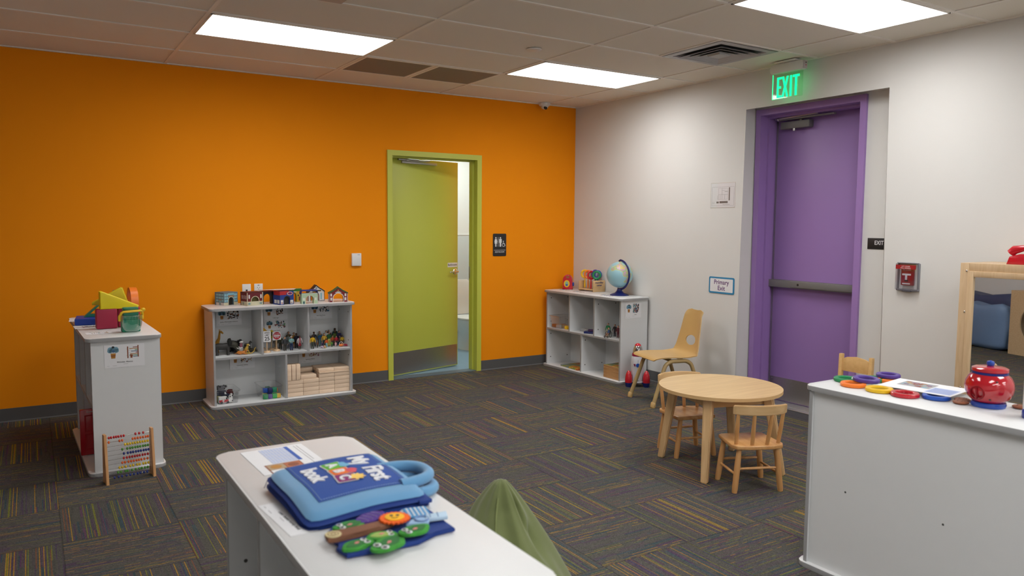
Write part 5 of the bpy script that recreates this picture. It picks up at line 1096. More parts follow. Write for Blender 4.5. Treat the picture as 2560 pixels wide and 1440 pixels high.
# engraved face board faces the viewer: a separate board at the near end
FB = RK @ T(.125, -.01, 0) @ frame((0, 0, 0), (.22, 1, 0), (0, 0, 1))
b = MB(); b.box(-.075, .075, 0, .118, 0, .010, BEECHX, .003, FB); o = b.build('face_board'); o.parent = t; o.matrix_parent_inverse = RK.inverted()
b = MB(); b.text('magnifier', .028, M('navy_print', (.02, .02, .12), .6), FB @ T(0, .096, .0105), off=.02); b.text('center', .026, MATS['navy_print'], FB @ T(0, .068, .0105), off=.02); b.ring(.016, .0145, 0, .0004, PTN, FB @ T(0, .035, .0103)); 
b.box(-.002, .002, -.008, .006, 0, .0004, PTN, 0, FB @ T(0, .035, .0103)); o = b.build('lettering'); o.parent = t; o.matrix_parent_inverse = RK.inverted()
def magnifier(label, X, m, R=.048, hl=.10):
    t = thing('magnifier', label, 'magnifier', X, None)
    MB().torus(R-.011, .011, m, frame((0, 0, R), (1, 0, 0), (0, 0, 1)), 32, 10, .008).build('rim', t)
    MB().lathe([(R-.014, -.002), (R-.014, .002), (0, .004)], clear('lens', (.93, .97, 1), .12, .05), frame((0, 0, R), (1, 0, 0), (0, 0, 1))).build('lens', t)
    MB().tube([(0, 0, .004), (0, 0, -hl*.4), (0, 0, -hl*.8), (0, 0, -hl)], [.007, .009, .011, .007], m, n=12, flat=.8).build('handle', t)
for k, (x, y, z, m, lab, a) in enumerate(((-.085, .0, .155, YEL, 'yellow magnifier, leftmost in the wooden rack', -35), (-.035, .0, .152, ORG, 'orange magnifier, second in the wooden rack', -35), (.030, -.020, .148, RED, 'red magnifier facing forward in the wooden rack', 5), (.050, .024, .158, PURP, 'purple magnifier behind the red one in the rack', 10), (.085, .03, .152, BLUE, 'blue magnifier at the back of the wooden rack', 12), (.108, -.012, .150, GRN, 'green magnifier, nearest end of the wooden rack', -28))):
    magnifier(lab, RK @ T(x*.9, y, z-.028, radians(60+a)), m, hl=.095)
# globe
t = thing('globe', 'light blue globe on dark blue arm and stand', 'globe', T(-.150, -.955, zt, radians(-90)))
gm, gn, gl, gp = newmat('globe_map'); tc = gn.new('ShaderNodeTexCoord'); no = gn.new('ShaderNodeTexNoise'); no.inputs['Scale'].default_value = 9; no.inputs['Detail'].default_value = 5
gl.new(tc.outputs['Object'], no.inputs['Vector'])
sep = gn.new('ShaderNodeSeparateXYZ'); gl.new(tc.outputs['Object'], sep.inputs[0])
ad = gn.new('ShaderNodeMath'); ad.operation = 'MULTIPLY_ADD'; ad.inputs[1].default_value = .75; gl.new(sep.outputs[0], ad.inputs[0]); gl.new(no.outputs['Fac'], ad.inputs[2])
rp = gn.new('ShaderNodeValToRGB'); rp.color_ramp.interpolation = 'CONSTANT'; e = rp.color_ramp.elements
gc = [(0, srgb(146, 190, 202)), (.585, srgb(160, 200, 196)), (.60, srgb(190, 190, 130)), (.635, srgb(150, 184, 140)), (.66, srgb(196, 150, 178)), (.69, srgb(206, 190, 110))]
while len(e) < len(gc): e.new(.5)
for el, (ps, c) in zip(e, gc): el.position = ps; el.color = (*c, 1)
gl.new(ad.outputs[0], rp.inputs[0]); gl.new(rp.outputs[0], gp.inputs['Base Color']); gp.inputs['Roughness'].default_value = .35
cz = .203; tilt = radians(23)
MB().ell((0, 0, 0), (.128, .128, .128), gm, n=48, k=28).build('ball', t, T(0, 0, cz, ry=-tilt))
GN = M('globe_navy', (.008, .014, .12), .3)
b = MB(); b.tube([(.142*cos(a), 0, cz+.142*sin(a)) for a in [radians(-100+190*k/24+0) for k in range(25)]], .0065, GN, n=10, flat=1.6)
b.ell((.142*cos(radians(92)), 0, cz+.136), (.014, .009, .010), GN); b.build('arm', t)
b = MB(); b.lathe([(.092, 0), (.092, .008), (.075, .016), (.045, .026), (.028, .045), (.022, .06), (.022, .066), (0, .066)], GN); b.build('stand', t)
# inside the globe shelf
def onR(x, y, z=0, rz=0): return S_RIGHT @ T(x, y, z, rz)   # local: x along (toward camera), y to wall
SHR = .4095
t = bin_('clear bin with small wooden pieces on left middle shelf of globe unit', onR(-.455, -.05, SHR), .19, .20, .13)
for k, (x, y, m) in enumerate(((-.05, -.05, PRU), (-.02, -.03, PTN), (.02, -.05, PG), (.04, 0, PTN), (0, .02, PRU))):
    tag(MB().box(-.03, .03, -.022, .022, 0, .035, m, .003).build('wooden_piece', X=onR(-.455+x, -.05+y, SHR+.001+.0*k, .3*k)), ['rust brown box at front of the bin', 'tan wooden piece in the middle of the bin', 'grey piece at front right of the bin', 'tan piece at right of the bin', 'rust piece at the back of the bin'][k]+' on the globe shelf', 'toy')
t = thing('toy_flask', 'clear toy flask with yellow base next to the bin', 'toy', onR(-.328, -.085, SHR))
MB().lathe([(.022, 0), (.026, .01), (.024, .03), (.014, .035)], YEL, n=18).build('base', t); MB().lathe([(.022, .03), (.024, .04), (.013, .07), (.014, .11), (.02, .118)], CLEAR, n=18).build('glass', t)
for k, (x, y, z, w_, d_, h_, m, lab) in enumerate(((-.06, -.03, 0, .11, .06, .028, PG, 'grey wooden block lying on middle shelf of globe unit'), (.03, -.02, 0, .07, .05, .026, M('slate_plastic', (.10, .12, .13), .5), 'slate coloured block beside the grey one'), (.07, -.09, 0, .10, .06, .022, NAVY, 'navy toy block at right of the middle shelf of the globe unit'), (.09, -.07, .023, .08, .05, .018, M('plum_plastic', (.06, .02, .08), .5), 'plum toy block on top of the navy one'))):
    tag(MB().box(-w_/2, w_/2, -d_/2, d_/2, 0, h_, m, .003).build('toy_block', X=onR(x-.03, y, SHR+z, .3*k)), lab, 'block')
figure('toy figure in green football shirt and cream shorts on globe shelf', onR(.285, -.060, SHR, radians(20)), .128, SK1, HR, cm(20, 110, 60), cm(200, 190, 130), K, )
figure('toy figure in black jacket behind the wheelchair', onR(.335, -.015, SHR, radians(15)), .118, SK1, HB, K, cm(40, 40, 50), K)
figure('toy figure in dark red clothes, rightmost on the globe shelf', onR(.420, -.05, SHR, radians(20)), .118, SK1, HB, cm(96, 36, 44), cm(90, 34, 44), K)
t = thing('toy_wheelchair', 'black toy wheelchair with small seated figure on globe shelf', 'toy', onR(.350, -.115, SHR, radians(20)))
for s in (-1, 1): b = MB(); b.torus(.026, .0025, BLACK, T(s*.022, .008, .0285, ry=pi/2), 24, 6); [b.cyl((s*.022, .008, .0285), (s*.022, .008+.026*cos(a), .0285+.026*sin(a)), .0008, ALU, n=4) for a in [k*pi/4 for k in range(8)]]; b.build('wheel', t); MB().torus(.009, .003, BLACK, T(s*.018, -.04, .012, ry=pi/2), 14, 6).build('castor', t)
b = MB(); b.box(-.018, .018, -.02, .02, .028, .033, BLACK); b.box(-.018, .018, .018, .022, .03, .068, BLACK)
for s in (-1, 1): b.tube([(s*.018, .02, .07), (s*.018, .02, .03), (s*.018, -.022, .028), (s*.018, -.04, .010)], .0018, ALU, n=6)
b.build('frame', t)
b = MB(); b.ell((0, .008, .085), (.009, .009, .011), SK1); b.build('rider_head', t); b = MB(); b.tube([(0, .008, .033), (0, .008, .055), (0, .008, .072)], [.012, .013, .009], cm(60, 84, 130), n=10); b.build('rider_shirt', t)
b = MB(); [b.tube([(s*.007, 0, .038), (s*.008, -.025, .038), (s*.008, -.030, .012)], [.006, .005, .004], cm(150, 110, 90), n=8) for s in (-1, 1)]; b.build('rider_legs', t)
PZ = M('puzzle_picture', (.35, .32, .12), .5, var=.8, scale=14)
PZ2, pn, pl_, pp = newmat('puzzle_map'); tc = pn.new('ShaderNodeTexCoord'); no = pn.new('ShaderNodeTexNoise'); no.inputs['Scale'].default_value = 9; pl_.new(tc.outputs['Object'], no.inputs['Vector'])
rp = pn.new('ShaderNodeValToRGB'); rp.color_ramp.interpolation = 'CONSTANT'; e = rp.color_ramp.elements
for k in range(3): e.new(.5)
for el, (ps, c) in zip(e, [(0, srgb(110, 130, 130)), (.44, srgb(120, 130, 60)), (.52, srgb(190, 150, 50)), (.60, srgb(170, 90, 40)), (.68, srgb(60, 70, 110))]): el.position = ps; el.color = (*c, 1)
pl_.new(no.outputs['Fac'], rp.inputs[0]); pl_.new(rp.outputs[0], pp.inputs['Base Color'])
PLY = M('ply_edge', srgb(196, 150, 100), .6)
o = MB().box(-.16, .16, -.12, .12, 0, .012, PZ2, .001).build('puzzle', X=onR(-.20, -.025, .0235, radians(-6))); tag(o, 'wooden map puzzle lying flat at bottom left of the globe shelf', 'puzzle')
for k in range(11):
    b = MB(); b.box(-.115, .115, -.125, .125, 0, .0095, PLY, .0006); b.box(-.11, .11, -.12, .12, .0096, .0104, PZ2 if k == 10 else PLY)
    o = b.build('puzzle', X=onR(.440, -.02, .0235+.0112*k, radians(1.5*((k*7) % 3-1)))); tag(o, 'wooden puzzle in the stack at bottom right of the globe shelf' if k < 10 else 'topmost wooden puzzle of the stack, green and blue picture', 'puzzle', 'stacked wooden puzzles'); 
    if k < 10: o['label'] = 'plain edged wooden puzzle below the top one in the stack on the globe shelf'
# ---------------------------------------------------------------- rocket
t = thing('toy_rocket', 'white toy rocket with red boosters and clear nose beside the globe shelf', 'toy rocket', T(-.290, -1.400, 0, radians(-38)))
RW = M('rocket_white', srgb(206, 206, 212), .35, var=.01); RB = M('rocket_blue', (.012, .02, .14), .3)
b = MB(); b.lathe([(.04, .035), (.052, .037), (.056, .045), (.05, .05), (.055, .10), (.060, .17), (.0605, .22), (.056, .27), (.052, .285)], RW, n=32); b.build('hull', t)
b = MB(); b.lathe([(.0525, .285), (.054, .29), (.052, .31), (.050, .313)], M('nose_band', (.30, .01, .05), .3), n=28); b.build('nose_band', t)
b = MB(); b.lathe([(.0495, .313), (.047, .335), (.040, .362), (.030, .382)], clear('nose_window', (.75, .72, .72), .35, .2), n=28); b.build('nose_window', t)
for s in (-1, 1): b = MB(); b.ell((s*.017, -.01, .335), (.012, .012, .016), SK2 if s < 0 else RW); b.tube([(s*.017, -.01, .31), (s*.017, -.01, .325)], [.012, .010], RW if s < 0 else BLUE); b.build('astronaut', t)
b = MB(); b.lathe([(.031, .381), (.026, .392), (.014, .402), (0, .405)], RED, n=20); b.build('nose_cap', t)
for k in range(3):
    a = radians((-22, 203, 113)[k]); X = T(.088*cos(a), .088*sin(a), 0)
    b = MB(); b.lathe([(.026, .0), (.031, .015), (.033, .04)], RB, X, 20); b.build('booster_foot', t)
    b = MB(); b.lathe([(.033, .04), (.034, .065), (.030, .105), (.020, .135), (.008, .150), (0, .153)], RED, X, 20); b.build('booster', t)
    MB().tube([(.045*cos(a), .045*sin(a), .04), (.07*cos(a), .07*sin(a), .03)], .012, RB).build('strut', t)
b = MB()
for zz, rr in ((.205, .018), (.112, .016)): b = MB(); b.prism(ngon(rr, 24), .0575 if zz > .2 else .053, .0625 if zz > .2 else .0585, BLUE, frame((0, 0, zz), (1, 0, 0), (0, 0, 1))); b.build('porthole', t)
b = MB(); F = frame((0, 0, .205), (1, 0, 0), (0, 0, 1))
for s in (-1, 1): b.prism([(s*.022, -.010), (s*.032, -.010), (s*.040, .012), (s*.022, .012)], .048, .0575, M('wing_print', (.2, .01, .08), .5), F)
b.build('wing_print', t); b = MB(); b.box(-.0007, .0007, .02, .05, .058, .0605, INK, 0, F); b.build('panel_line', t); MB().box(-.0007, .0007, -.05, -.02, .058, .0605, INK, 0, F).build('panel_line', t); MB().text('USA', .016, INK, frame((0, -.0553, .060), (1, 0, 0), (0, 0, 1))).build('lettering', t)
# ---------------------------------------------------------------- foreground shelf: cloth book, felt pieces, papers
LB = M('light_blue_plush', (.115, .30, .52), .9, var=.05, bump=.35, bscale=900, sheen=.3); DB = M('deep_blue_cloth', (.005, .032, .20), .8, var=.08, bump=.3, bscale=900)
MBL = M('mid_blue_cloth', (.008, .060, .30), .75, var=.05, bump=.2, bscale=900)
BK = T(-4.383, -4.930, .8030, radians(-88.5))     # local x: reading direction, y: up the page
t = thing('cloth_book', 'blue padded cloth book titled My First ABC book on foreground shelf', 'book', BK)
WX, WY = .164, .153
def bz(x, y):   # lay of the cover over the soft pages
    return .029-.009*x/WX+.003*sin(x*22+.8)+.003*cos(y*16-.5)-.006*max(0, x/WX)*max(0, -y/WY)
def pil(z0, th, grow, m, edge, nm, rnd=.03, sag=1.0, X=None):
    def f(u, v):
        a = 2*pi*u; c, s_ = cos(a), sin(a); e = 14; r = (abs(c)**e+abs(s_)**e)**(-1/e); k = 1-v*v if v < 1 else 0
        x, y = (WX+grow)*c*r*v, (WY+grow)*s_*r*v
        return (x, y, z0+sag*bz(x, y)+th*(1-v**10)**.5 if v < 1 else z0+sag*bz(x, y))
    b = MB(); b.surf(f, 72, 16, m, closed=True)
    g = lambda u, v: (f(u, v)[0], f(u, v)[1], max(.0006, z0+sag*bz(f(u, v)[0], f(u, v)[1])-th*.5*(1-v**10)**.5 if v < 1 else f(u, v)[2]))
    b.surf(lambda u, v: g(-u, v), 72, 16, edge, closed=True); return b.build(nm, t, X, ang=80)
pil(-.012, .010, .006, DB, DB, 'back_cover', sag=.70)
pil(-.002, .012, .004, DB, DB, 'pages', sag=.92)
cov = pil(.006, .014, -.004, LB, DB, 'front_cover')
def topz(x, y):
    c, s_ = x/(WX-.004), y/(WY-.004); e = 14; v = (abs(c)**e+abs(s_)**e)**(1/e); return .006+bz(x, y)+.014*(max(0, 1-v**10))**.5
def draped(polyf, nx, ny, x0, x1, y0, y1, lift, m, name, inside=None):
    b = MB(); vs = []; fs = []
    for i in range(nx+1):
        for j in range(ny+1): x = x0+(x1-x0)*i/nx; y = y0+(y1-y0)*j/ny; vs.append((x, y, topz(x, y)+lift))
    for i in range(nx):
        for j in range(ny): fs.append((i*(ny+1)+j, (i+1)*(ny+1)+j, (i+1)*(ny+1)+j+1, i*(ny+1)+j+1))
    b.add(vs, fs, m); return b
b = draped(None, 34, 26, -.148, .108, -.108, .124, .0016, MBL, 'panel'); b.build('printed_panel', cov)
ST = M('stitch_pale', (.25, .38, .60), .8); b = MB()
for pts in ([(-.141, -.101), (.101, -.101), (.101, .117), (-.141, .117)],):
    for (ax, ay), (cx_, cy_) in zip(pts, pts[1:]+pts[:1]):
        n = 36
        for k in range(n):
            p, q = k/n, (k+.6)/n; b.tube([(ax+(cx_-ax)*f_, ay+(cy_-ay)*f_, topz(ax+(cx_-ax)*f_, ay+(cy_-ay)*f_)+.0022) for f_ in (p, q)], .0008, ST, n=5)
b.build('stitching', cov)
def drape_text(txt, size, x, y, m, rot=0, off=.03, sx=1, lift=.003, ext=.0012):
    b = MB(); b.text(txt, size, m, T(x, y, 0, rot), ext=ext, off=off, sx=sx); b.v = [(vx, vy, topz(vx, vy)+lift+vz) for vx, vy, vz in b.v]; return b
FWH = M('felt_white', (.72, .73, .76), .9)
b0 = MB(); b = drape_text('My', .066, -.092, .072, FWH, .08, .03, .80); c_ = drape_text('First', .070, .020, .074, FWH, -.05, .03, .80); b.build('title_lettering', cov); c_.build('title_lettering', cov)
b = drape_text('book', .058, -.045, -.068, FWH, .0, .035, .84); b.build('subtitle_lettering', cov)
for k, (ch, m, x, y, r) in enumerate((('A', M('felt_green', (.12, .42, .03), .8), -.080, -.004, .12), ('B', M('felt_orange', (.78, .17, .02), .8), -.030, -.004, 0), ('C', M('felt_plum', (.24, .02, .15), .8), .022, -.008, -.10))):
    b = MB(); P_ = rrect(.048, .048, .005, 3); X = T(x, y, 0, r)
    vs = [X @ Vector((px*1.12, py*1.12, 0)) for px, py in P_]; b.add([(v.x, v.y, topz(v.x, v.y)+.0030+.0003*k) for v in vs], [tuple(range(len(vs)))], FWH)
    vs = [X @ Vector((px, py, 0)) for px, py in P_]; b.add([(v.x, v.y, topz(v.x, v.y)+.0040+.0003*k) for v in vs], [tuple(range(len(vs)))], m)
    q = drape_text(ch, .038, x, y-.004, FWH, r, .04, lift=.0052); b.add(q.v, q.f, FWH); b.build('letter_block', cov)
def blob(b, x, y, r, m, lift, n=10, spike=0):
    vs = [(x+(r*(1+(spike if k % 2 else 0)))*cos(2*pi*k/n), y+(r*(1+(spike if k % 2 else 0)))*sin(2*pi*k/n)) for k in range(n)]; b.add([(px, py, topz(px, py)+lift) for px, py in vs], [tuple(range(n))], m)
for x, y, m, r in ((-.072, .024, M('felt_sky', (.16, .42, .62), .8), .013), (-.088, .022, MATS['felt_sky'], .009), (-.026, .024, M('felt_pink', (.62, .08, .12), .8), .014), (-.012, .022, MATS['felt_pink'], .010)):
    b = MB(); blob(b, x, y, r, m, .0046, 16, .12); b.build('picture_patch', cov)
b = MB(); blob(b, .030, .018, .015, YEL, .0052, 16, .5); b.build('sun_patch', cov)
# carrying handles at the top edge of the page
def hpts(x0, x1, y0, y1, z0, z1, n=20): return [((x0+x1)/2-(x1-x0)/2*cos(pi*k/n)*(abs(cos(pi*k/n))**-.2 if abs(cos(pi*k/n)) > 1e-3 else 1), y0+(y1-y0)*sin(pi*k/n)**.8, z0+(z1-z0)*sin(pi*k/n)) for k in range(n+1)]
MB().tube(hpts(-.045, .10, WY-.05, WY+.055, .040, .040), .0145, LB, n=14).build('handle', t, ang=80)
MB().tube(hpts(-.035, .115, WY-.05, WY+.062, .017, .008), .0145, LB, n=14).build('handle', t, ang=80)
MB().tube([(-WX-.004, -WY+.006, .024), (-WX-.006, -WY+.002, .012), (-WX-.004, -WY-.004, .0012)], .0008, M('loose_thread', (.04, .04, .2), .8), n=5).build('loose_thread', t)
MB().box(WX-.02, WX+.010, WY-.035, WY, .008, .018, DB, .002).build('corner_tab', t)
# felt page with felt pieces
FX = .8015
base = [(-4.512, -5.150), (-4.47, -5.105), (-4.36, -5.120), (-4.252, -5.130), (-4.252, -5.268), (-4.30, -5.262), (-4.352, -5.292), (-4.42, -5.285), (-4.507, -5.278), (-4.515, -5.235), (-4.498, -5.215)]
o = MB().prism([(x+4.38, y+5.2) for x, y in base], 0, .011, MATS['deep_blue_cloth'], bev=.004, seg=3).build('felt_page', X=T(-4.38, -5.2, FX)); tag(o, 'deep blue padded felt page under the felt frogs and log', 'felt page')
FT = FX+.0115
LOG = M('felt_brown', (.20, .085, .045), .9, var=.15, scale=60, bump=.3, bscale=900)
t = thing('felt_log', 'brown felt log with pale ring end on the blue felt page', 'felt piece', T(-4.455, -5.193, FT, radians(2)))
b = MB(); pl2 = [(-.07, -.015), (-.055, -.021), (0, -.014), (.05, -.017), (.085, -.008), (.088, .010), (.06, .020), (.03, .016), (-.02, .014), (-.05, .022), (-.066, .016)]; b.prism(pl2, 0, .012, LOG, bev=.004, seg=3); b.build('log_body', t)
b = MB(); b.prism(ngon(.017, 20, .018), 0, .0015, M('felt_cream', (.60, .52, .28), .9), T(-.053, -.001, .012)); b.ring(.012, .0105, .0015, .002, LOG, T(-.053, -.001, .012)); b.ring(.006, .0045, .0015, .002, LOG, T(-.053, -.001, .012)); b.build('log_end', t)
FG = M('felt_frog_green', (.045, .28, .035), .9, var=.25, scale=90, bump=.4, bscale=800); FGD = M('felt_dark_green', (.03, .16, .04), .9); FLG = M('felt_lime', (.30, .42, .10), .9)
def frog(label, X, s=1.0, belly=False):
    t = thing('felt_frog', label, 'felt piece', X)
    b = MB(); pts = [(.036*cos(a)*(1+.10*sin(3*a)), .021*sin(a)*(1+.12*cos(5*a))) for a in [2*pi*k/28 for k in range(28)]]
    b.prism([(x*s, y*s) for x, y in pts], 0, .007, FG, bev=.0025, seg=3); b.build('frog_body', t)
    b = MB(); b.prism([(x*s*.72, y*s*.62) for x, y in pts], .007, .0082, FLG if belly else FGD); b.build('frog_pattern', t)
    for q in (-1, 1):
        e_ = MB(); e_.prism(ngon(.0065*s, 14, cx=-.020*s, cy=q*.008*s), .0082, .0088, PAPER); e_.prism(ngon(.0042*s, 12, cx=-.021*s, cy=q*.008*s), .0088, .0092, INK); e_.build('eye', t)
    MB().prism([(-.008*s, -.003), (.0, -.006), (.006, -.001), (0, .003)], .0082, .009, M('felt_pink2', (.65, .22, .22), .9)).build('tongue', t)
frog('green felt frog nearest the cloth book, above the brown log', T(-4.454, -5.150, FT, radians(5)), 1.05)
frog('green felt frog at lower left of the blue page', T(-4.477, -5.255, FT, radians(190)), 1.0)
frog('green felt frog in the middle with pale yellow belly', T(-4.415, -5.238, FT, radians(170)), .95, True)
frog('largest green felt frog at the front edge', T(-4.418, -5.285, FT+.001, radians(30)), 1.3)
frog('green felt frog rightmost, near edge of the blue page', T(-4.350, -5.268, FT+.0095, radians(10)), 1.05)
t = thing('felt_sun', 'orange and yellow felt sun with a smiling face', 'felt piece', T(-4.362, -5.185, FT+.013, radians(-20)))
b = MB(); n = 40; b.prism([((.036 if k % 2 else .030)*cos(2*pi*k/n), (.036 if k % 2 else .030)*sin(2*pi*k/n)) for k in range(n)], 0, .004, M('felt_flame', (.85, .13, .01), .9), bev=.001); b.build('rays', t)
MB().prism(ngon(.022, 24), .004, .0065, M('felt_gold', (.85, .45, .02), .9), bev=.001).build('face', t)
for q in (-1, 1): MB().prism(ngon(.004, 12, cx=q*.007, cy=.005), .0065, .0072, INK).build('eye', t)
b = MB(); b.tube([(.008*sin(a), -.004-.006*cos(a), .0068) for a in [radians(-70+20*k) for k in range(8)]], .0009, INK, n=5); b.build('smile', t)
t = thing('felt_shell', 'purple felt piece with pale swirls next to the felt sun', 'felt piece', T(-4.398, -5.130, FT, radians(25)))
FP = M('felt_purple', (.085, .035, .24), .9, bump=.3, bscale=900); FLV = M('felt_lavender', (.30, .24, .48), .9)
MB().prism([(.040*cos(a)*(1+.08*cos(4*a)), .026*sin(a)) for a in [2*pi*k/24 for k in range(24)]], 0, .008, FP, bev=.003, seg=3).build('shell_body', t)
b = MB()
for k in range(4): b.tube([(-.024+.014*k+.004*sin(a), .017*cos(a), .0085) for a in [radians(20+35*j) for j in range(5)]], .0011, FLV, n=5)
b.build('swirl', t)
t = thing('felt_keypad', 'light blue felt keypad piece with white dots', 'felt piece', T(-4.292, -5.152, FT, radians(-12)))
FSK = M('felt_keypad_blue', (.06, .26, .50), .85); MB().prism(rrect(.056, .060, .006, 3), 0, .006, FSK, bev=.002).build('pad', t)
for i in range(5):
    for j in range(6): MB().prism(ngon(.0028, 8, cx=-.020+.010*i, cy=-.022+.009*j), .006, .0068, FWH).build('dot', t)
t = thing('felt_phone', 'pale grey blue felt handset piece beside the keypad', 'felt piece', T(-4.325, -5.145, FT, radians(-30)))
MB().prism([(-.022, -.02), (.012, -.022), (.014, .02), (-.004, .03)], 0, .004, M('felt_grey', (.35, .40, .44), .9), bev=.001).build('handset', t)
t = thing('felt_cup', 'pale blue felt cup with rolled rim at right of the felt page', 'felt piece', T(-4.300, -5.215, FT+.001, radians(-15)))
FPB = M('felt_pale_blue', (.30, .46, .66), .85); b = MB(); b.prism([(-.045, -.012), (-.02, -.018), (.004, -.016), (.012, .008), (.0, .022), (-.022, .018), (-.03, .002)], 0, .009, FPB, bev=.003, seg=3); b.build('bowl', t)
b = MB(); b.prism([(.0, -.004), (.052, .0), (.055, .032), (.005, .024)], .002, .012, M('felt_ice', (.45, .60, .74), .85), bev=.003); b.build('band', t); b = MB(); b.torus(.015, .0022, M('felt_steel', (.16, .26, .48), .8), T(-.008, .002, .0105), 22, 6); b.tube([(.012, .0, .0125), (.014, .024, .0125)], .001, MATS['felt_steel'], n=5); b.tube([(.03, .0, .0125), (.032, .026, .0125)], .001, MATS['felt_steel'], n=5); b.build('outline', t)
# papers on the foreground shelf
t = thing('printed_sheet', 'white printed sheet with blue table and photo, behind the cloth book', 'paper', T(-4.425, -4.530, .8006, radians(-88)))
MB().box(-.125, .125, -.095, .09, 0, .0007, PAPER).build('sheet', t); b = MB(); PRB = M('print_royal', (.03, .10, .42), .7); PRL = M('print_pale_blue', (.45, .52, .72), .7)
b.box(-.115, .035, .030, .042, .0008, .0011, PRB)
b.box(-.115, .035, -.045, .028, .0008, .0010, PRL)
for k in range(8): b.box(-.11+.0, .03, -.042+.009*k, -.0405+.009*k, .0010, .0013, PAPER)
for k in range(5): b.box(-.112+.035*k, -.111+.035*k, -.045, .028, .0010, .0013, PAPER)
b.build('table_print', t)
b = MB(); b.box(.04, .12, -.072, .03, .0008, .001, PRU); b.box(.044, .09, -.068, -.02, .001, .0012, PTN); b.box(.044, .09, -.018, .026, .001, .0012, M('print_flame', (.45, .14, .06), .7)); b.prism(ngon(.016, 14, cx=.066, cy=-.045), .0012, .0014, POR); b.prism(ngon(.016, 14, cx=.067, cy=.004), .0012, .0014, PRU); b.box(.092, .117, -.068, -.03, .001, .0012, PAPER); b.box(.092, .117, -.02, .02, .001, .0012, PRL); b.build('photo_print', t)
b = MB(); b.box(-.11, .10, .060, .062, .0008, .001, PG); b.box(-.11, .05, .069, .071, .0008, .001, PG); b.build('text_lines', t)
t = card('label_card', 'white Letter Sounds Activity Book card under near corner of the cloth book', T(-4.515, -4.985, .8004, radians(-86)), .225, .13, 'Letter Sounds Activity Book', [PPK, PRU, INK], seed=21, n=12, title_size=.0115, pw=.35, ph=.25, tx=.02)
# ---------------------------------------------------------------- big shelf top: rings, sheet, cookie jar
BT = .8070
def lens_ring(label, x, y, z, m, R=.056, lens=True, rx=0, ry=0):
    t = thing('lens_ring', label, 'lens', T(x, y, z, 0, rx, ry)); MB().ring(R, R*.62, 0, .0165, m, bev=.0035).build('rim', t)
    if lens: MB().lathe([(R*.61, .004), (R*.55, .007), (0, .009)], clear('ring_lens', (.9, .93, .95), .14, .07), n=24).build('lens', t)
lens_ring('green ring lens at far left on the big shelf', -1.985, -4.688, BT, GRN, .052)
lens_ring('green ring lens half hidden behind the purple ones', -1.875, -4.745, BT, GRN, .050)
lens_ring('orange ring lens under the front purple ring', -2.055, -4.770, BT, ORG, .052)
lens_ring('orange ring lens under the rear purple ring', -1.835, -4.800, BT, ORG, .050)
lens_ring('purple ring lens lying on top of the orange and yellow rings', -1.985, -4.785, BT+.0165, PURP, .054, rx=.05)
lens_ring('purple ring lens tilted at the back by the sheet', -1.815, -4.780, BT+.0165, PURP, .050, rx=.0)
lens_ring('yellow ring lens at the front, right of the orange one', -2.055, -4.890, BT, YEL, .054)
lens_ring('red ring lens partly under the printed sheet', -2.050, -4.998, BT, RED, .054)
lens_ring('dark blue ring lens under the near edge of the printed sheet', -1.985, -5.090, BT, BLUE, .052)
lens_ring('white rimmed lens lying between the green and purple rings', -1.93, -4.72, BT, PWHITE, .036)
t = thing('printed_sheet', 'white printed sheet with photo and blue text lying on the ring lenses', 'paper', T(-1.905, -4.990, BT+.0185, radians(-84), .02))
MB().box(-.145, .145, -.095, .105, 0, .0012, PAPER).build('sheet', t); b = MB(); b.box(-.10, .03, -.02, .075, .0013, .0016, PG)
rnd = random.Random(5)
for k in range(40): x, y = rnd.uniform(-.095, .0), rnd.uniform(-.015, .06); b.box(x, x+.02, y, y+.012, .0016+k*1e-5, .0018+k*1e-5, rnd.choice([PRU, PB1, PTN, PPK, PG]))
b.build('photo_print', t); b = MB(); b.box(.035, .135, -.075, .03, .0013, .0015, PRL)
for k in range(9): b.box(.04, .13, -.068+.0105*k, -.066+.0105*k, .0015, .0017, PRB)
b.build('text_print', t)
COOK = M('toy_cookie', (.24, .075, .03), .6, var=.4, scale=80, bump=.6, bscale=120)
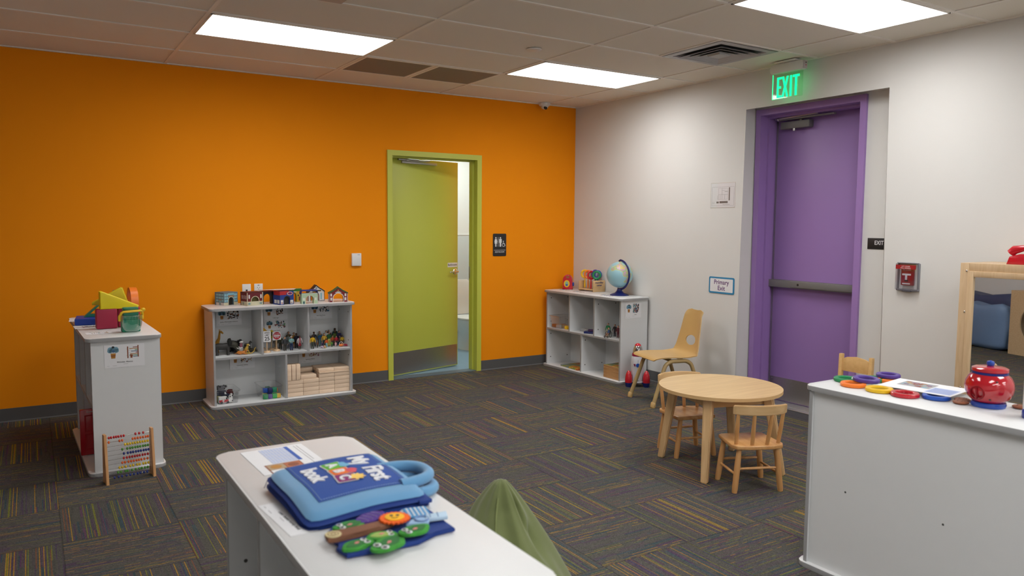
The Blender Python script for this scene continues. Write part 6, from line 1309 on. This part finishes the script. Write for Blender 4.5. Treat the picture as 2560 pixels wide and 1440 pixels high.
for x, y, lab in ((-1.985, -5.185, 'brown toy cookie peeking out at near corner of the printed sheet'), (-1.935, -5.165, 'brown toy cookie between the sheet and the jar'), (-1.865, -5.345, 'brown toy cookie right of the red cookie jar')):
    t = thing('toy_cookie', lab, 'toy cookie', T(x, y, BT)); MB().lathe([(.022, 0), (.028, .003), (.029, .007), (.025, .010), (0, .012)], COOK, n=24).build('cookie', t)
    for k in range(5): MB().ell((.014*cos(k*1.3), .014*sin(k*1.3), .0115), (.0025, .0025, .001), M('chip', (.10, .03, .012), .5), n=8, k=5).build('chip', t)
t = thing('cookie_jar', 'round shiny red cookie jar with blue base and blue knob', 'cookie jar', T(-1.935, -5.262, BT))
CJ = M('jar_red', (.42, .006, .015), .14, var=.01, coat=.8); CB_ = M('jar_blue', (.005, .055, .36), .2, coat=.5)
MB().lathe([(.058, 0), (0.0585, .003), (0.0611, .010), (0.0585, .018), (0.0499, .021)], CB_, n=48).build('base', t)
MB().lathe([(0.0499, .019), (0.0568, .022), (0.0731, .038), (0.0817, .060), (0.0839, .078), (0.0808, .098), (0.0714, .116), (0.0602, .127)], CJ, n=56).build('body', t)
MB().lathe([(0.0593, .125), (0.0615, .127), (0.0615, .134), (0.0593, .136)], M('jar_blue_band', (.01, .02, .16), .25), n=48).build('rim_band', t)
MB().lathe([(0.0602, .1355), (0.0628, .138), (0.0619, .148), (0.0516, .153), (0.0258, .156), (0, .157)], CJ, n=48).build('lid', t)
MB().lathe([(0.0086, .155), (0.0120, .158), (0.0142, .166), (0.0120, .174), (0, .178)], CB_, n=24).build('knob', t)
b = MB(); a = atan2(-1.48, -3.13)-.48; X = T(0, 0, .060, a) @ T(.080, 0, 0, ry=pi/2); b.ring(.026, .023, -.004, .0062, M('jar_dark_red', (.22, .004, .01), .25), X); b.box(-.021, .021, -.003, .003, -.002, .0095, MATS['jar_dark_red'], .001, X); b.build('turn_button', t)
for (az, zz) in ((.8, .108), (.55, .038)): MB().ell((0, 0, 0), (.004, .004, .003), DARK, T(0, 0, zz, a+az) @ T(.0765 if zz > .05 else .0730, 0, 0)).build('sensor_dot', t)
t = thing('blue_based_cup', 'white cup with dark blue base at the right edge of photo', 'cup', T(-1.995, -5.452, BT))
MB().lathe([(.040, 0), (.042, .004), (.042, .020), (.040, .032)], M('cup_blue', (.01, .03, .25), .3), n=28).build('base', t); MB().lathe([(.039, .032), (.040, .04), (.040, .135), (.037, .138)], PWHITE, n=28).build('cup_body', t)
